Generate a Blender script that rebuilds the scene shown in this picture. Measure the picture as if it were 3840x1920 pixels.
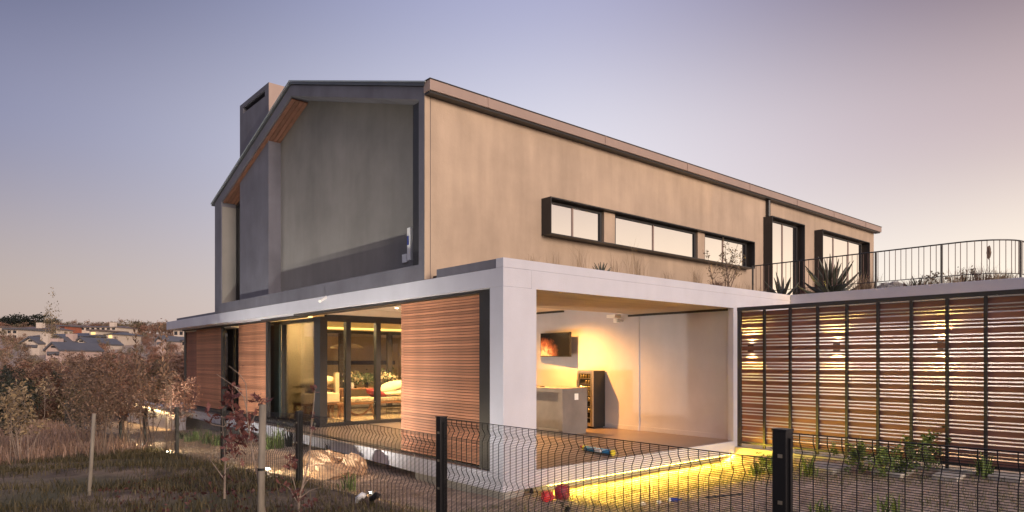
import bpy, math, random
import numpy as np
from mathutils import Vector, Matrix

for o in list(bpy.data.objects): bpy.data.objects.remove(o)
scene = bpy.context.scene
COL = scene.collection
R = math.radians
# ------------------------------------------------------------------ camera
F = 2511.34; TH = R(49.126); HZ = 1351.4
EYE = Vector((-6.199, -7.354, 1.633))
FWD = Vector((math.cos(TH), math.sin(TH), 0)); RGT = Vector((math.sin(TH), -math.cos(TH), 0))
cd = bpy.data.cameras.new('camera'); cam = bpy.data.objects.new('camera', cd); COL.objects.link(cam)
cd.sensor_width = 36; cd.lens = F * 36 / 3840; cd.shift_y = (HZ - 960) / 3840
cd.clip_start = .1; cd.clip_end = 5000
cam.location = EYE; cam.rotation_euler = (R(90), 0, -math.atan2(FWD.x, FWD.y))
scene.camera = cam
# ------------------------------------------------------------------ sky
SUN_AZ = Vector((-.10, -.995, 0)).normalized(); SUN_EL = R(13)
w = bpy.data.worlds.new('World'); scene.world = w; w.use_nodes = True
nt = w.node_tree; nt.nodes.clear(); N = nt.nodes; L = nt.links
def wn(t, **k):
    n = N.new(t)
    for a, v in k.items(): setattr(n, a, v)
    return n
out = wn('ShaderNodeOutputWorld'); bg = wn('ShaderNodeBackground'); tc = wn('ShaderNodeTexCoord')
sep = wn('ShaderNodeSeparateXYZ'); L.new(tc.outputs['Generated'], sep.inputs[0])
def vdot(vec):
    n = wn('ShaderNodeVectorMath', operation='DOT_PRODUCT'); L.new(tc.outputs['Generated'], n.inputs[0]); n.inputs[1].default_value = vec; return n.outputs['Value']
def mth(op, a, b=0.0, clamp=False):
    n = wn('ShaderNodeMath', operation=op, use_clamp=clamp)
    for i, v in enumerate((a, b)):
        if isinstance(v, (int, float)): n.inputs[i].default_value = v
        else: L.new(v, n.inputs[i])
    return n.outputs[0]
side = mth('ADD', mth('MULTIPLY', vdot(RGT), .5), .5)
def ramp(fac, stops):
    n = wn('ShaderNodeValToRGB'); n.color_ramp.interpolation = 'CARDINAL'
    e = n.color_ramp.elements
    while len(e) < len(stops): e.new(.5)
    for q, (p, c) in zip(e, stops): q.position = p; q.color = (*c, 1)
    L.new(fac, n.inputs[0]); return n.outputs[0]
low = ramp(side, [(0, (.28, .235, .23)), (.22, (.28, .225, .23)), (.52, (.47, .42, .43)), (.77, (.62, .55, .48)), (1, (.80, .64, .48))])
mid = ramp(side, [(0, (.14, .14, .20)), (.22, (.16, .155, .235)), (.52, (.44, .425, .48)), (.77, (.35, .28, .295)), (1, (.40, .32, .29))])
high = ramp(side, [(0, (.045, .05, .10)), (.22, (.04, .042, .10)), (.52, (.225, .225, .34)), (.77, (.085, .055, .085)), (1, (.10, .08, .10))])
def mix(f, a, b):
    n = wn('ShaderNodeMix', data_type='RGBA'); L.new(f, n.inputs[0])
    for s, v in ((6, a), (7, b)):
        if isinstance(v, tuple): n.inputs[s].default_value = (*v, 1)
        else: L.new(v, n.inputs[s])
    return n.outputs[2]
zz = sep.outputs[2]
def band(a, b):
    n = wn('ShaderNodeMapRange', interpolation_type='SMOOTHSTEP'); n.inputs[1].default_value = a; n.inputs[2].default_value = b; L.new(zz, n.inputs[0]); return n.outputs[0]
c1 = mix(band(.06, .30), low, mid); c2 = mix(band(.26, .52), c1, high); c3 = mix(band(.48, .85), c2, (.22, .22, .32))
sky = wn('ShaderNodeTexSky', sky_type='NISHITA'); sky.sun_disc = False; sky.sun_elevation = R(3); sky.sun_rotation = math.atan2(SUN_AZ.x, SUN_AZ.y)
sm = wn('ShaderNodeMix', data_type='RGBA', blend_type='ADD'); sm.inputs[0].default_value = .02
L.new(c3, sm.inputs[6]); L.new(sky.outputs[0], sm.inputs[7])
L.new(sm.outputs[2], bg.inputs[0]); bg.inputs[1].default_value = 1.3
L.new(bg.outputs[0], out.inputs[0])
# ------------------------------------------------------------------ low soft sun
sl = bpy.data.lights.new('sun', 'SUN'); sl.energy = 2.45; sl.angle = R(28); sl.color = (1, .80, .66)
so = bpy.data.objects.new('sun', sl); COL.objects.link(so)
sd = (SUN_AZ * math.cos(SUN_EL) + Vector((0, 0, math.sin(SUN_EL))))
so.rotation_euler = sd.to_track_quat('Z', 'Y').to_euler(); so.location = (0, -20, 30)
vs = scene.view_settings; vs.view_transform = 'Standard'; vs.look = 'None'; vs.exposure = .35; vs.gamma = 1; vs.use_curve_mapping = False
WARM = (1, .62, .27)
# ------------------------------------------------------------------ helpers
rnd = random.Random(7); rg = np.random.default_rng(11)
def at(u, v, d): return EYE + d * (FWD + RGT * ((u - 1920) / F) + Vector((0, 0, (HZ - v) / F)))
def link(o, parent=None, loc0=None):
    COL.objects.link(o)
    if parent is not None:
        o.parent = parent
        if loc0 is None: o.matrix_parent_inverse = Matrix.Translation(-Vector(parent['base'] if 'base' in parent else (0, 0, 0)))
    return o
def tag(o, label=None, cat=None, group=None, kind=None):
    for k, v in (('label', label), ('category', cat), ('group', group), ('kind', kind)):
        if v: o[k] = v
    return o
BASE = {}
def thing(name, label, cat, loc=(0, 0, 0), group=None, rz=0):
    o = bpy.data.objects.new(name, None); COL.objects.link(o); o.location = loc; o.rotation_euler = (0, 0, rz)
    o.empty_display_size = .2
    BASE[o.name] = Vector(loc)
    return tag(o, label, cat, group)
class MB:
    def __init__(s): s.v = []; s.f = []
    def add(s, v, f):
        b = len(s.v); s.v += [tuple(p) for p in v]; s.f += [tuple(i + b for i in q) for q in f]; return s
    def box(s, x0, x1, y0, y1, z0, z1):
        return s.add([(x, y, z) for z in (z0, z1) for y in (y0, y1) for x in (x0, x1)],
                     [(0, 2, 3, 1), (4, 5, 7, 6), (0, 1, 5, 4), (1, 3, 7, 5), (3, 2, 6, 7), (2, 0, 4, 6)])
    def prism(s, poly, a, b, axis='x'):
        # poly in the other two coordinates, extruded from a to b along axis
        def p(t, q): return (t, q[0], q[1]) if axis == 'x' else ((q[0], t, q[1]) if axis == 'y' else (q[0], q[1], t))
        n = len(poly); v = [p(a, q) for q in poly] + [p(b, q) for q in poly]
        return s.add(v, [tuple(range(n))[::-1], tuple(range(n, 2 * n))] + [(i, (i + 1) % n, n + (i + 1) % n, n + i) for i in range(n)])
    def ring(s, outer, inner, a, b):
        n = len(outer); m = len(s.v)
        v = [(a, *q) for q in outer] + [(a, *q) for q in inner] + [(b, *q) for q in outer] + [(b, *q) for q in inner]
        f = []
        for i in range(n):
            j = (i + 1) % n
            f += [(i, n + i, n + j, j), (2 * n + i, 2 * n + j, 3 * n + j, 3 * n + i), (i, j, 2 * n + j, 2 * n + i), (n + i, 3 * n + i, 3 * n + j, n + j)]
        return s.add(v, f)
    def tube(s, pts, r, n=6, caps=True):
        pts = [Vector(p) for p in pts]; rs = r if isinstance(r, (list, tuple)) else [r] * len(pts)
        v = []; f = []
        for i, p in enumerate(pts):
            d = (pts[min(i + 1, len(pts) - 1)] - pts[max(i - 1, 0)])
            d = d.normalized() if d.length > 1e-9 else Vector((0, 0, 1))
            a = d.cross(Vector((0, 0, 1)) if abs(d.z) < .9 else Vector((1, 0, 0))).normalized(); b = d.cross(a)
            for k in range(n):
                t = 2 * math.pi * (k + .5) / n
                v.append(p + (a * math.cos(t) + b * math.sin(t)) * rs[i])
        for i in range(len(pts) - 1):
            for k in range(n):
                f.append((i * n + k, i * n + (k + 1) % n, (i + 1) * n + (k + 1) % n, (i + 1) * n + k))
        if caps: f += [tuple(range(n))[::-1], tuple(range((len(pts) - 1) * n, len(pts) * n))]
        return s.add(v, f)
    def lathe(s, prof, c, n=14):
        v = [(c[0] + r * math.cos(2 * math.pi * k / n), c[1] + r * math.sin(2 * math.pi * k / n), c[2] + z) for r, z in prof for k in range(n)]
        f = [(i * n + k, i * n + (k + 1) % n, (i + 1) * n + (k + 1) % n, (i + 1) * n + k) for i in range(len(prof) - 1) for k in range(n)]
        f += [tuple(range(n))[::-1], tuple(range((len(prof) - 1) * n, len(prof) * n))]
        return s.add(v, f)
    def mesh(s, name, mat=None, smooth=False):
        me = bpy.data.meshes.new(name); me.from_pydata(s.v, [], s.f); me.update()
        if mat: me.materials.append(mat)
        if smooth: me.polygons.foreach_set('use_smooth', [True] * len(me.polygons))
        return me
    def build(s, name, mat, parent=None, bevel=0, smooth=False, **t):
        o = bpy.data.objects.new(name, s.mesh(name, mat, smooth)); COL.objects.link(o)
        if parent is not None: put(o, parent)
        if bevel:
            m = o.modifiers.new('bevel', 'BEVEL'); m.width = bevel; m.segments = 2; m.limit_method = 'ANGLE'
        return tag(o, **t)
def root_base(p):
    while p.parent is not None: p = p.parent
    return BASE.get(p.name, Vector((0, 0, 0)))
ABS = {}
def put(o, p):
    # meshes are written in world coordinates; parents only translate
    o.parent = p
    if p.type == 'EMPTY': o.matrix_parent_inverse = Matrix.Translation(-BASE.get(p.name, Vector((0, 0, 0))))
    return o
def box(*a): return MB().box(*a)
def lamp(name, kind, loc, energy, color=WARM, parent=None, **k):
    l = bpy.data.lights.new(name, kind); l.energy = energy; l.color = color
    tgt = k.pop('target', None)
    for a, v in k.items(): setattr(l, a, v)
    o = bpy.data.objects.new(name, l); COL.objects.link(o); o.location = loc
    if tgt is not None: o.rotation_euler = (Vector(loc) - Vector(tgt)).to_track_quat('Z', 'Y').to_euler()
    if parent is not None: put(o, parent)
    return o
# ------------------------------------------------------------------ materials
def bsdf(name):
    m = bpy.data.materials.new(name); m.use_nodes = True; return m, m.node_tree, m.node_tree.nodes['Principled BSDF']
def mat(name, col, rough=.6, metal=0, var=.12, scale=2.5, stretch=(1, 1, 1), bump=0, bscale=60, rndv=0, spec=.5, streak=0, col2=None, detail=5):
    m, t, b = bsdf(name); n = t.nodes; l = t.links
    b.inputs['Roughness'].default_value = rough; b.inputs['Metallic'].default_value = metal; b.inputs['Specular IOR Level'].default_value = spec
    tcn = n.new('ShaderNodeTexCoord'); mp = n.new('ShaderNodeMapping'); mp.inputs['Scale'].default_value = stretch; l.new(tcn.outputs['Object'], mp.inputs[0])
    no = n.new('ShaderNodeTexNoise'); no.inputs['Scale'].default_value = scale; no.inputs['Detail'].default_value = detail; no.inputs['Roughness'].default_value = .62; l.new(mp.outputs[0], no.inputs[0])
    r = n.new('ShaderNodeValToRGB'); e = r.color_ramp.elements
    c2 = col2 or tuple(c * (1 + var) for c in col); c1 = tuple(c * (1 - var) for c in col)
    e[0].position = .32; e[0].color = (*c1, 1); e[1].position = .68; e[1].color = (*c2, 1); l.new(no.outputs[0], r.inputs[0])
    o = r.outputs[0]
    def mul(o, fac_out, lo, hi):
        mr = n.new('ShaderNodeMapRange'); mr.inputs[3].default_value = lo; mr.inputs[4].default_value = hi; l.new(fac_out, mr.inputs[0])
        mm = n.new('ShaderNodeMix'); mm.data_type = 'RGBA'; mm.blend_type = 'MULTIPLY'; mm.inputs[0].default_value = 1
        l.new(o, mm.inputs[6]); l.new(mr.outputs[0], mm.inputs[7]); return mm.outputs[2]
    if streak:
        mp2 = n.new('ShaderNodeMapping'); mp2.inputs['Scale'].default_value = (2.2, 2.2, .35); l.new(tcn.outputs['Object'], mp2.inputs[0])
        n2 = n.new('ShaderNodeTexNoise'); n2.inputs['Scale'].default_value = 1.6; n2.inputs['Detail'].default_value = 7; l.new(mp2.outputs[0], n2.inputs[0])
        o = mul(o, n2.outputs[0], 1 - streak, 1 + streak)
    if rndv:
        oi = n.new('ShaderNodeObjectInfo'); o = mul(o, oi.outputs['Random'], 1 - rndv, 1 + rndv)
    l.new(o, b.inputs['Base Color'])
    if bump:
        nb = n.new('ShaderNodeTexNoise'); nb.inputs['Scale'].default_value = bscale; nb.inputs['Detail'].default_value = 4; l.new(mp.outputs[0], nb.inputs[0])
        bp = n.new('ShaderNodeBump'); bp.inputs['Strength'].default_value = bump; bp.inputs['Distance'].default_value = .02; l.new(nb.outputs[0], bp.inputs['Height']); l.new(bp.outputs[0], b.inputs['Normal'])
    return m
def emit(name, col, st):
    m = bpy.data.materials.new(name); m.use_nodes = True; t = m.node_tree; t.nodes.clear()
    e = t.nodes.new('ShaderNodeEmission'); e.inputs[0].default_value = (*col, 1); e.inputs[1].default_value = st
    o = t.nodes.new('ShaderNodeOutputMaterial'); t.links.new(e.outputs[0], o.inputs[0]); return m
def glass(name, tint=(1, 1, 1), refl=1.0):
    # thin clear pane: mostly transparent, Fresnel mirror on top
    m = bpy.data.materials.new(name); m.use_nodes = True; t = m.node_tree; t.nodes.clear(); n = t.nodes; l = t.links
    o = n.new('ShaderNodeOutputMaterial'); tr = n.new('ShaderNodeBsdfTransparent'); tr.inputs[0].default_value = (*tint, 1)
    g = n.new('ShaderNodeBsdfGlossy'); g.inputs['Roughness'].default_value = .01
    fr = n.new('ShaderNodeFresnel'); fr.inputs[0].default_value = 1.5
    ml = n.new('ShaderNodeMath'); ml.operation = 'MULTIPLY'; ml.inputs[1].default_value = refl; l.new(fr.outputs[0], ml.inputs[0])
    x = n.new('ShaderNodeMixShader'); l.new(ml.outputs[0], x.inputs[0]); l.new(tr.outputs[0], x.inputs[1]); l.new(g.outputs[0], x.inputs[2]); l.new(x.outputs[0], o.inputs[0]); return m
def leafmat(name, a, b, rough=.55, trans=.25):
    m, t, bs = bsdf(name); n = t.nodes; l = t.links
    ge = n.new('ShaderNodeNewGeometry'); r = n.new('ShaderNodeValToRGB'); e = r.color_ramp.elements
    e[0].color = (*a, 1); e[1].color = (*b, 1); l.new(ge.outputs['Random Per Island'], r.inputs[0])
    oi = n.new('ShaderNodeObjectInfo'); mr = n.new('ShaderNodeMapRange'); mr.inputs[3].default_value = .75; mr.inputs[4].default_value = 1.25; l.new(oi.outputs['Random'], mr.inputs[0])
    mm = n.new('ShaderNodeMix'); mm.data_type = 'RGBA'; mm.blend_type = 'MULTIPLY'; mm.inputs[0].default_value = 1; l.new(r.outputs[0], mm.inputs[6]); l.new(mr.outputs[0], mm.inputs[7])
    l.new(mm.outputs[2], bs.inputs['Base Color']); bs.inputs['Roughness'].default_value = rough
    tb = n.new('ShaderNodeBsdfTranslucent'); l.new(mm.outputs[2], tb.inputs[0]); ms = n.new('ShaderNodeMixShader'); ms.inputs[0].default_value = trans
    o = [q for q in n if q.type == 'OUTPUT_MATERIAL'][0]; l.new(bs.outputs[0], ms.inputs[1]); l.new(tb.outputs[0], ms.inputs[2]); l.new(ms.outputs[0], o.inputs[0]); return m
WHITE = mat('white_plaster', (.53, .535, .60), .75, var=.05, scale=1.3, bump=.12, bscale=40, streak=.06)
TAN = mat('taupe_plaster', (.44, .335, .25), .85, var=.12, scale=.8, bump=.15, bscale=35, streak=.26)
GREY = mat('grey_plaster', (.215, .205, .192), .85, var=.22, scale=.38, bump=.15, bscale=35, streak=.14)
SLATE = mat('charcoal_plaster', (.135, .135, .165), .8, var=.16, scale=1.1, bump=.15, bscale=40, streak=.2)
DARK = mat('dark_steel', (.022, .021, .023), .42, .0, var=.2, scale=4)
DARKG = mat('green_grey_frame', (.035, .055, .055), .4, var=.1)
ROOF = mat('metal_roof', (.12, .13, .14), .45, .6, var=.1)
GUT = mat('gutter_metal', (.34, .25, .215), .5, .1, var=.05, streak=.05)
CONC = mat('soffit_concrete', (.42, .36, .28), .85, var=.10, scale=1.2, stretch=(.5, 4, 1), bump=.2, bscale=14)
BAR = mat('bar_concrete', (.17, .15, .14), .6, var=.13, scale=3, bump=.08, bscale=30)
FLOOR = mat('terrace_screed', (.20, .155, .135), .32, var=.12, scale=1.4, detail=8)
IFLOOR = mat('interior_floor', (.42, .34, .24), .12, var=.06, scale=1.5)
PLINTH = mat('plinth_render', (.34, .33, .30), .85, var=.12, scale=2, bump=.2)
CEIL = mat('ceiling_paint', (.68, .60, .48), .8, var=.04)
WALLIN = mat('interior_plaster', (.62, .50, .34), .8, var=.12, scale=1.1, streak=.08)
def wood(name, col, rndv, stretch, rough=.6):
    return mat(name, col, rough, var=.2, scale=5, stretch=stretch, rndv=rndv, bump=.12, bscale=40)
CEDAR = wood('cedar_slat', (.42, .185, .10), .26, (2, .35, 4))
CEDARD = wood('cedar_slat_dark', (.27, .11, .07), .15, (2, .35, 4))
SCREENW = wood('screen_board', (.19, .082, .06), .28, (2, .3, 4), .55)
SOFFW = wood('soffit_board', (.17, .075, .048), .2, (3, .4, 3))
STAKEW = mat('weathered_pole', (.22, .19, .15), .85, var=.25, scale=6, stretch=(3, 3, .5), bump=.3, bscale=30)
TABLEW = wood('table_wood', (.20, .10, .05), .15, (1, 3, 3), .35)
MIRROR = mat('solar_glass', (.88, .84, .82), .03, 1, var=.02, scale=.4)
GLASS = glass('clear_glass', (.94, .95, .93), .9)
BLACKG = mat('black_glass', (.012, .013, .015), .08, var=.1)
STEEL = mat('brushed_steel', (.55, .50, .42), .32, .9, var=.08, stretch=(1, 1, .1), scale=12)
WPL = mat('white_plastic', (.8, .8, .78), .4, var=.02)
BLK = mat('black_plastic', (.012, .012, .013), .4, var=.1)
FENCEM = mat('fence_coating', (.016, .016, .018), .35, .2, var=.1)
LED_Y = emit('led_yellow', (1, .72, .12), 14); LED_W = emit('led_warm', (1, .66, .30), 9); LED_C = emit('led_cove', (1, .60, .14), 2.4)
BULB = emit('bulb_warm', (1, .75, .42), 30); SPOTW = emit('spike_light_face', (1, .96, .85), 70)
WINLIT = emit('lit_window', (1, .66, .25), 1.4)
# ------------------------------------------------------------------ terrain
def sst(a, b, x):
    t = np.clip((x - a) / (b - a), 0, 1); return t * t * (3 - 2 * t)
HR = np.array([0, 14, 22, 35, 48, 60, 80, 110, 140, 180, 230, 400, 3000.]); HH = np.array([0, 0, -.1, -.2, -1.6, -1.2, 1.0, 3.6, 6.0, 8.6, 10.5, 13.5, 14])
def gz(x, y):
    x = np.asarray(x, float); y = np.asarray(y, float)
    zf = np.minimum(.06, np.where(y < 12, .03 - .045 * (y - 1), -.465 - .035 * (y - 12)))
    zf = np.maximum(zf, -1.2)
    zin = -.40 + .030 * np.clip(x, 0, 8) + .015 * np.clip(-y, 0, 8) - .04 * np.clip(y - 10, 0, 14)
    zin = zin - (.03 * np.clip(x, 0, 8) * sst(-2.2, -.5, y) + .09 * sst(-1.9, -.8, y) * (1 - sst(-.5, -.1, y))) * sst(.5, 1.2, x) * (1 - sst(5.7, 6.2, x))
    t = sst(-2.7, -1.0, x)
    zo = zf - .012 * np.clip(-2.6 - x, 0, 10)
    z = zo * (1 - t) + np.minimum(zin, zf + .0) * t
    r = np.hypot(x - EYE.x, y - EYE.y)
    ins = sst(-5, -2.5, x) * (1 - sst(23, 30, y))
    z = z + np.interp(r, HR, HH) * (1 - ins * (1 - sst(40, 60, r)))
    n = .035 * np.sin(x * 1.9 + 1.3 * np.sin(y * 1.1)) * np.cos(y * 1.7) + .02 * np.sin(x * 4.1 + y * 3.3)
    nr = sst(-2.2, -3.2, x) * 1 + (1 - sst(-2.2, -3.2, x)) * .35
    return z + n * nr + .5 * np.sin(x * .05) * np.cos(y * .06) * sst(40, 90, r)
def gzf(x, y): return float(gz(x, y))
def np_obj(name, V, Fq, m, parent=None, smooth=False, **t):
    V = np.asarray(V, np.float32); Fq = np.asarray(Fq, np.int32); k = Fq.shape[1]
    me = bpy.data.meshes.new(name); me.vertices.add(len(V)); me.vertices.foreach_set('co', V.ravel())
    me.loops.add(Fq.size); me.loops.foreach_set('vertex_index', Fq.ravel())
    me.polygons.add(len(Fq)); me.polygons.foreach_set('loop_start', np.arange(0, Fq.size, k, dtype=np.int32))
    if smooth: me.polygons.foreach_set('use_smooth', np.ones(len(Fq), bool))
    me.update(); me.validate(); me.materials.append(m)
    if name is None: return me
    o = bpy.data.objects.new(name, me); COL.objects.link(o)
    if parent is not None: put(o, parent)
    return tag(o, **t)
def ground():
    rr = np.concatenate([[.05], np.geomspace(.8, 2600, 190)]); na = 260
    aa = np.linspace(0, 2 * np.pi, na, endpoint=False)
    X = EYE.x + rr[:, None] * np.cos(aa); Y = EYE.y + rr[:, None] * np.sin(aa)
    V = np.stack([X, Y, gz(X, Y)], -1).reshape(-1, 3)
    i, j = np.meshgrid(np.arange(len(rr) - 1), np.arange(na), indexing='ij'); k = (j + 1) % na
    Q = np.stack([i * na + j, (i + 1) * na + j, (i + 1) * na + k, i * na + k], -1).reshape(-1, 4)
    m, t, b = bsdf('soil_and_dry_grass'); n = t.nodes; l = t.links
    g = n.new('ShaderNodeNewGeometry')
    def noise(s, d=6):
        q = n.new('ShaderNodeTexNoise'); q.inputs['Scale'].default_value = s; q.inputs['Detail'].default_value = d; l.new(g.outputs['Position'], q.inputs[0]); return q.outputs[0]
    r1 = n.new('ShaderNodeValToRGB'); e = r1.color_ramp.elements
    e[0].position = .34; e[0].color = (.08, .055, .038, 1); e[1].position = .66; e[1].color = (.34, .24, .165, 1); q = e.new(.5); q.color = (.19, .135, .09, 1)
    l.new(noise(2.2, 9), r1.inputs[0])
    r2 = n.new('ShaderNodeValToRGB'); e = r2.color_ramp.elements; e[0].position = .42; e[0].color = (0, 0, 0, 1); e[1].position = .6; e[1].color = (1, 1, 1, 1); l.new(noise(.55, 5), r2.inputs[0])
    mx = n.new('ShaderNodeMix'); mx.data_type = 'RGBA'; l.new(r2.outputs[0], mx.inputs[0]); l.new(r1.outputs[0], mx.inputs[6]); mx.inputs[7].default_value = (.10, .088, .042, 1)
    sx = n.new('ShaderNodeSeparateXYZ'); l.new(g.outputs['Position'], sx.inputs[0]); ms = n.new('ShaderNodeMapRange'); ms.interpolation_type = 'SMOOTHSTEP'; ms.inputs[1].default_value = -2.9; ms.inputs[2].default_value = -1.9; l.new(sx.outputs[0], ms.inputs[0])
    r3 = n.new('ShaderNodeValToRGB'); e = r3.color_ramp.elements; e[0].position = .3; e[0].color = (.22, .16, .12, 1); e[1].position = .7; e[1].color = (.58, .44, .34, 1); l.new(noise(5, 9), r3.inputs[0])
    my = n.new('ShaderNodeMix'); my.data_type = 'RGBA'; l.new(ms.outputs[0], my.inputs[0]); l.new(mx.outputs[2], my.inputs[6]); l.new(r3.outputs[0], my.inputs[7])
    l.new(my.outputs[2], b.inputs['Base Color']); b.inputs['Roughness'].default_value = .95
    bp = n.new('ShaderNodeBump'); bp.inputs['Strength'].default_value = .8; bp.inputs['Distance'].default_value = .05; l.new(noise(22, 6), bp.inputs['Height']); l.new(bp.outputs[0], b.inputs['Normal'])
    np_obj('ground', V, Q, m, smooth=True, kind='structure')
ground()
# ================================================================== the house
H = thing('modern_house', 'two-storey house with dark gable front, taupe side wall and white concrete terrace', 'house')
def hp(name, m, mb, bevel=0, label=None, parent=None):
    o = mb.build(name, m, parent or H, bevel)
    if label: o['label'] = label
    return o
# floor slab and plinth
hp('floor_slab', WHITE, MB().prism([(0, 0), (6.30, 0), (6.30, 20.8), (.30, 20.8), (.20, 6), (0, 2.2)], -.27, -.012, 'z'), .006)
hp('terrace_floor', FLOOR, box(.02, 6.26, .012, 8.0, -.012, 0))
hp('living_floor', IFLOOR, box(.95, 9.2, 8.2, 13.05, -.012, .002))
hp('patio_floor', FLOOR, box(.95, 9.2, 13.06, 20.7, -.012, .0))
hp('deck_strip', FLOOR, MB().prism([(.22, 8.01), (.94, 8.01), (.94, 20.75), (.32, 20.75)], -.012, -.002, 'z'))
hp('plinth', PLINTH, box(.05, .45, .06, 2.4, -.8, -.27))
hp('plinth', PLINTH, box(.50, 6.25, .22, 20.5, -1.2, -.27))
# columns
hp('column', WHITE, box(0, .652, 0, .31, -.01, 2.7), .006)
hp('column', WHITE, box(6.13, 6.30, 0, .13, -.01, 2.7), .006)
# roof slab
hp('edge_beam', WHITE, box(0, .55, 0, 18.3, 2.7, 2.975), .005)
hp('terrace_soffit', CONC, box(.553, 8.5, .03, 2.58, 2.702, 2.97))
hp('fascia', WHITE, box(.55, 8.5, 0, .03, 2.698, 2.975), 0)
hp('upstand', WHITE, box(0, 8.505, 0, .17, 2.976, 3.115), .006)
hp('upstand', SLATE, box(.002, .17, .172, 1.69, 2.976, 3.112), .006, 'blue-grey upstand beside the gable')
hp('terrace_ceiling', CEIL, box(.555, 6.2, 2.581, 8.3, 2.93, 2.972))
hp('living_ceiling', CEIL, box(.56, 9.2, 8.301, 13.3, 2.93, 2.972))
hp('patio_ceiling', CEIL, box(.56, 9.2, 13.301, 18.2, 2.62, 2.972))
hp('roof_edge', SLATE, box(.10, .45, 12.95, 17.4, 2.976, 3.06))
for yy in (3.6, 5.2, 6.9):  # downlights added to warm the terrace floor and ceiling
    d = hp('downlight', WPL, MB().lathe([(.05, 0), (.05, .02)], (2.4, yy, 2.912))); MB().lathe([(.035, 0), (.035, .004)], (2.4, yy, 2.907)).build('lamp_face', BULB, d)
    lamp('terrace_fill_light', 'SPOT', (2.4, yy, 2.89), 380, (1, .70, .40), H, target=(2.4, yy, 0), spot_size=R(120), spot_blend=.6, shadow_soft_size=.05)
# terrace walls
hp('terrace_wall', WHITE, box(6.20, 6.34, 2.47, 8.3, 0, 2.95))
hp('terrace_wall', WHITE, box(6.225, 6.40, .131, 2.469, 0, 2.70))
hp('skirting', WHITE, box(6.207, 6.224, .131, 2.469, .001, .10))
hp('skirting', WHITE, box(6.182, 6.199, 2.47, 8.0, .001, .10))
hp('ceiling_track', DARK, box(6.14, 6.20, .14, 2.75, 2.655, 2.70))
hp('ceiling_track', DARK, box(6.15, 6.198, 4.9, 8.0, 2.88, 2.93))
# wall washer
wl = hp('spot_bar', WPL, box(5.65, 5.86, 2.72, 2.98, 2.62, 2.69))
lamp('wall_washer', 'SPOT', (4.75, 4.3, 2.86), 1150, (1, .42, .08), H, target=(5.1, 4.3, 0), spot_size=R(150), spot_blend=1.0, shadow_soft_size=.035)
dl = hp('downlight', WPL, MB().lathe([(.05, 0), (.05, .02)], (4.75, 4.3, 2.908))); MB().lathe([(.035, 0), (.035, .004)], (4.75, 4.3, 2.903)).build('lamp_face', BULB, dl)
# ---- upper storey
hp('side_wall', TAN, box(.125, 18.6, 2.04, 2.25, 2.975, 6.15), 0, 'taupe plastered side wall of the upper floor')
hp('end_wall', TAN, box(18.4, 18.598, 2.251, 12.98, 2.975, 6.15))
hp('rear_wall', TAN, box(.46, 18.4, 12.8, 12.98, 2.975, 6.1))
fr_o = [(2.05, 2.98), (2.05, 6.20), (7.53, 7.93), (13.0, 6.20), (13.0, 2.98)]
fr_i = [(2.215, 3.25), (2.215, 6.03), (7.53, 7.68), (12.42, 6.13), (12.42, 3.25)]
hp('gable_frame', SLATE, MB().ring(fr_o, fr_i, 0, .45), .006, 'charcoal frame round the gable')
hp('corner_trim', TAN, box(.004, .105, 2.03, 2.049, 2.98, 6.09))
hp('gable_wall', GREY, MB().prism([(2.215, 3.25), (11.30, 3.25), (11.30, 6.47), (7.53, 7.675), (2.215, 6.028)], .43, .60), 0, 'grey plastered wall set back in the gable')
hp('gable_reveal', GREY, box(.02, .428, 12.40, 12.418, 3.255, 6.0)); hp('gable_return', DARK, box(.17, .429, 2.216, 2.66, 3.252, 6.1))
gw = hp('gable_window', DARK, MB().ring([(11.32, 3.26), (11.32, 6.4), (12.40, 6.1), (12.40, 3.26)], [(11.40, 3.32), (11.40, 6.28), (12.33, 6.02), (12.33, 3.32)], .40, .46))
MB().prism([(11.405, 3.325), (12.325, 3.325), (12.325, 6.01), (11.405, 6.27)], .425, .435).build('pane', BLACKG, gw)
# roof
sl_ = (7.93 - 6.20) / (7.53 - 2.05)
def roof_z(y): return 7.93 - abs(y - 7.53) * sl_
rf = hp('roof', ROOF, MB().prism([(2.0, roof_z(2.0) + .005), (7.53, 7.945), (13.2, roof_z(13.2) + .005), (13.2, roof_z(13.2) + .06), (7.53, 8.00), (2.0, roof_z(2.0) + .06)], -.03, 18.9))
for i in range(46):
    x = .02 + i * .41
    MB().prism([(2.06, roof_z(2.06) + .06), (7.5, 8.0), (7.5, 8.03), (2.06, roof_z(2.06) + .09)], x, x + .03).build('roof_seam', ROOF, rf)
hp('barge_capping', mat('pale_flashing', (.42, .47, .46), .35, .5, var=.05), MB().prism([(1.95, roof_z(1.95) + .062), (7.53, 8.002), (13.22, roof_z(13.22) + .062), (13.22, roof_z(13.22) + .085), (7.53, 8.028), (1.95, roof_z(1.95) + .085)], -.05, -.031))
hp('gutter', GUT, box(-.02, 18.75, 1.84, 2.036, 6.085, 6.26), .008); hp('eaves_shade', DARK, box(.0, 18.7, 1.87, 2.037, 6.05, 6.084))  # dark box under the gutter paints the shadow beneath it
hp('gutter_lip', DARK, box(-.03, 18.76, 1.83, 2.03, 6.261, 6.275))
for x in (1.2, 4.3, 7.2, 10.0, 12.6, 15.0, 17.4): hp('gutter_clip', GUT, box(x, x + .03, 1.83, 1.839, 6.09, 6.26))
hp('downpipe', DARK, MB().tube([(11.22, 1.97, 3.0), (11.22, 1.97, 6.09)], .05, 10))
# soffit boards under the verge, left slope
for i in range(4):
    x = .03 + i * .10
    hp('soffit_board', SOFFW, MB().prism([(7.56, 7.64), (12.35, 6.125), (12.35, 6.10), (7.56, 7.615)], x, x + .088))
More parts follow.
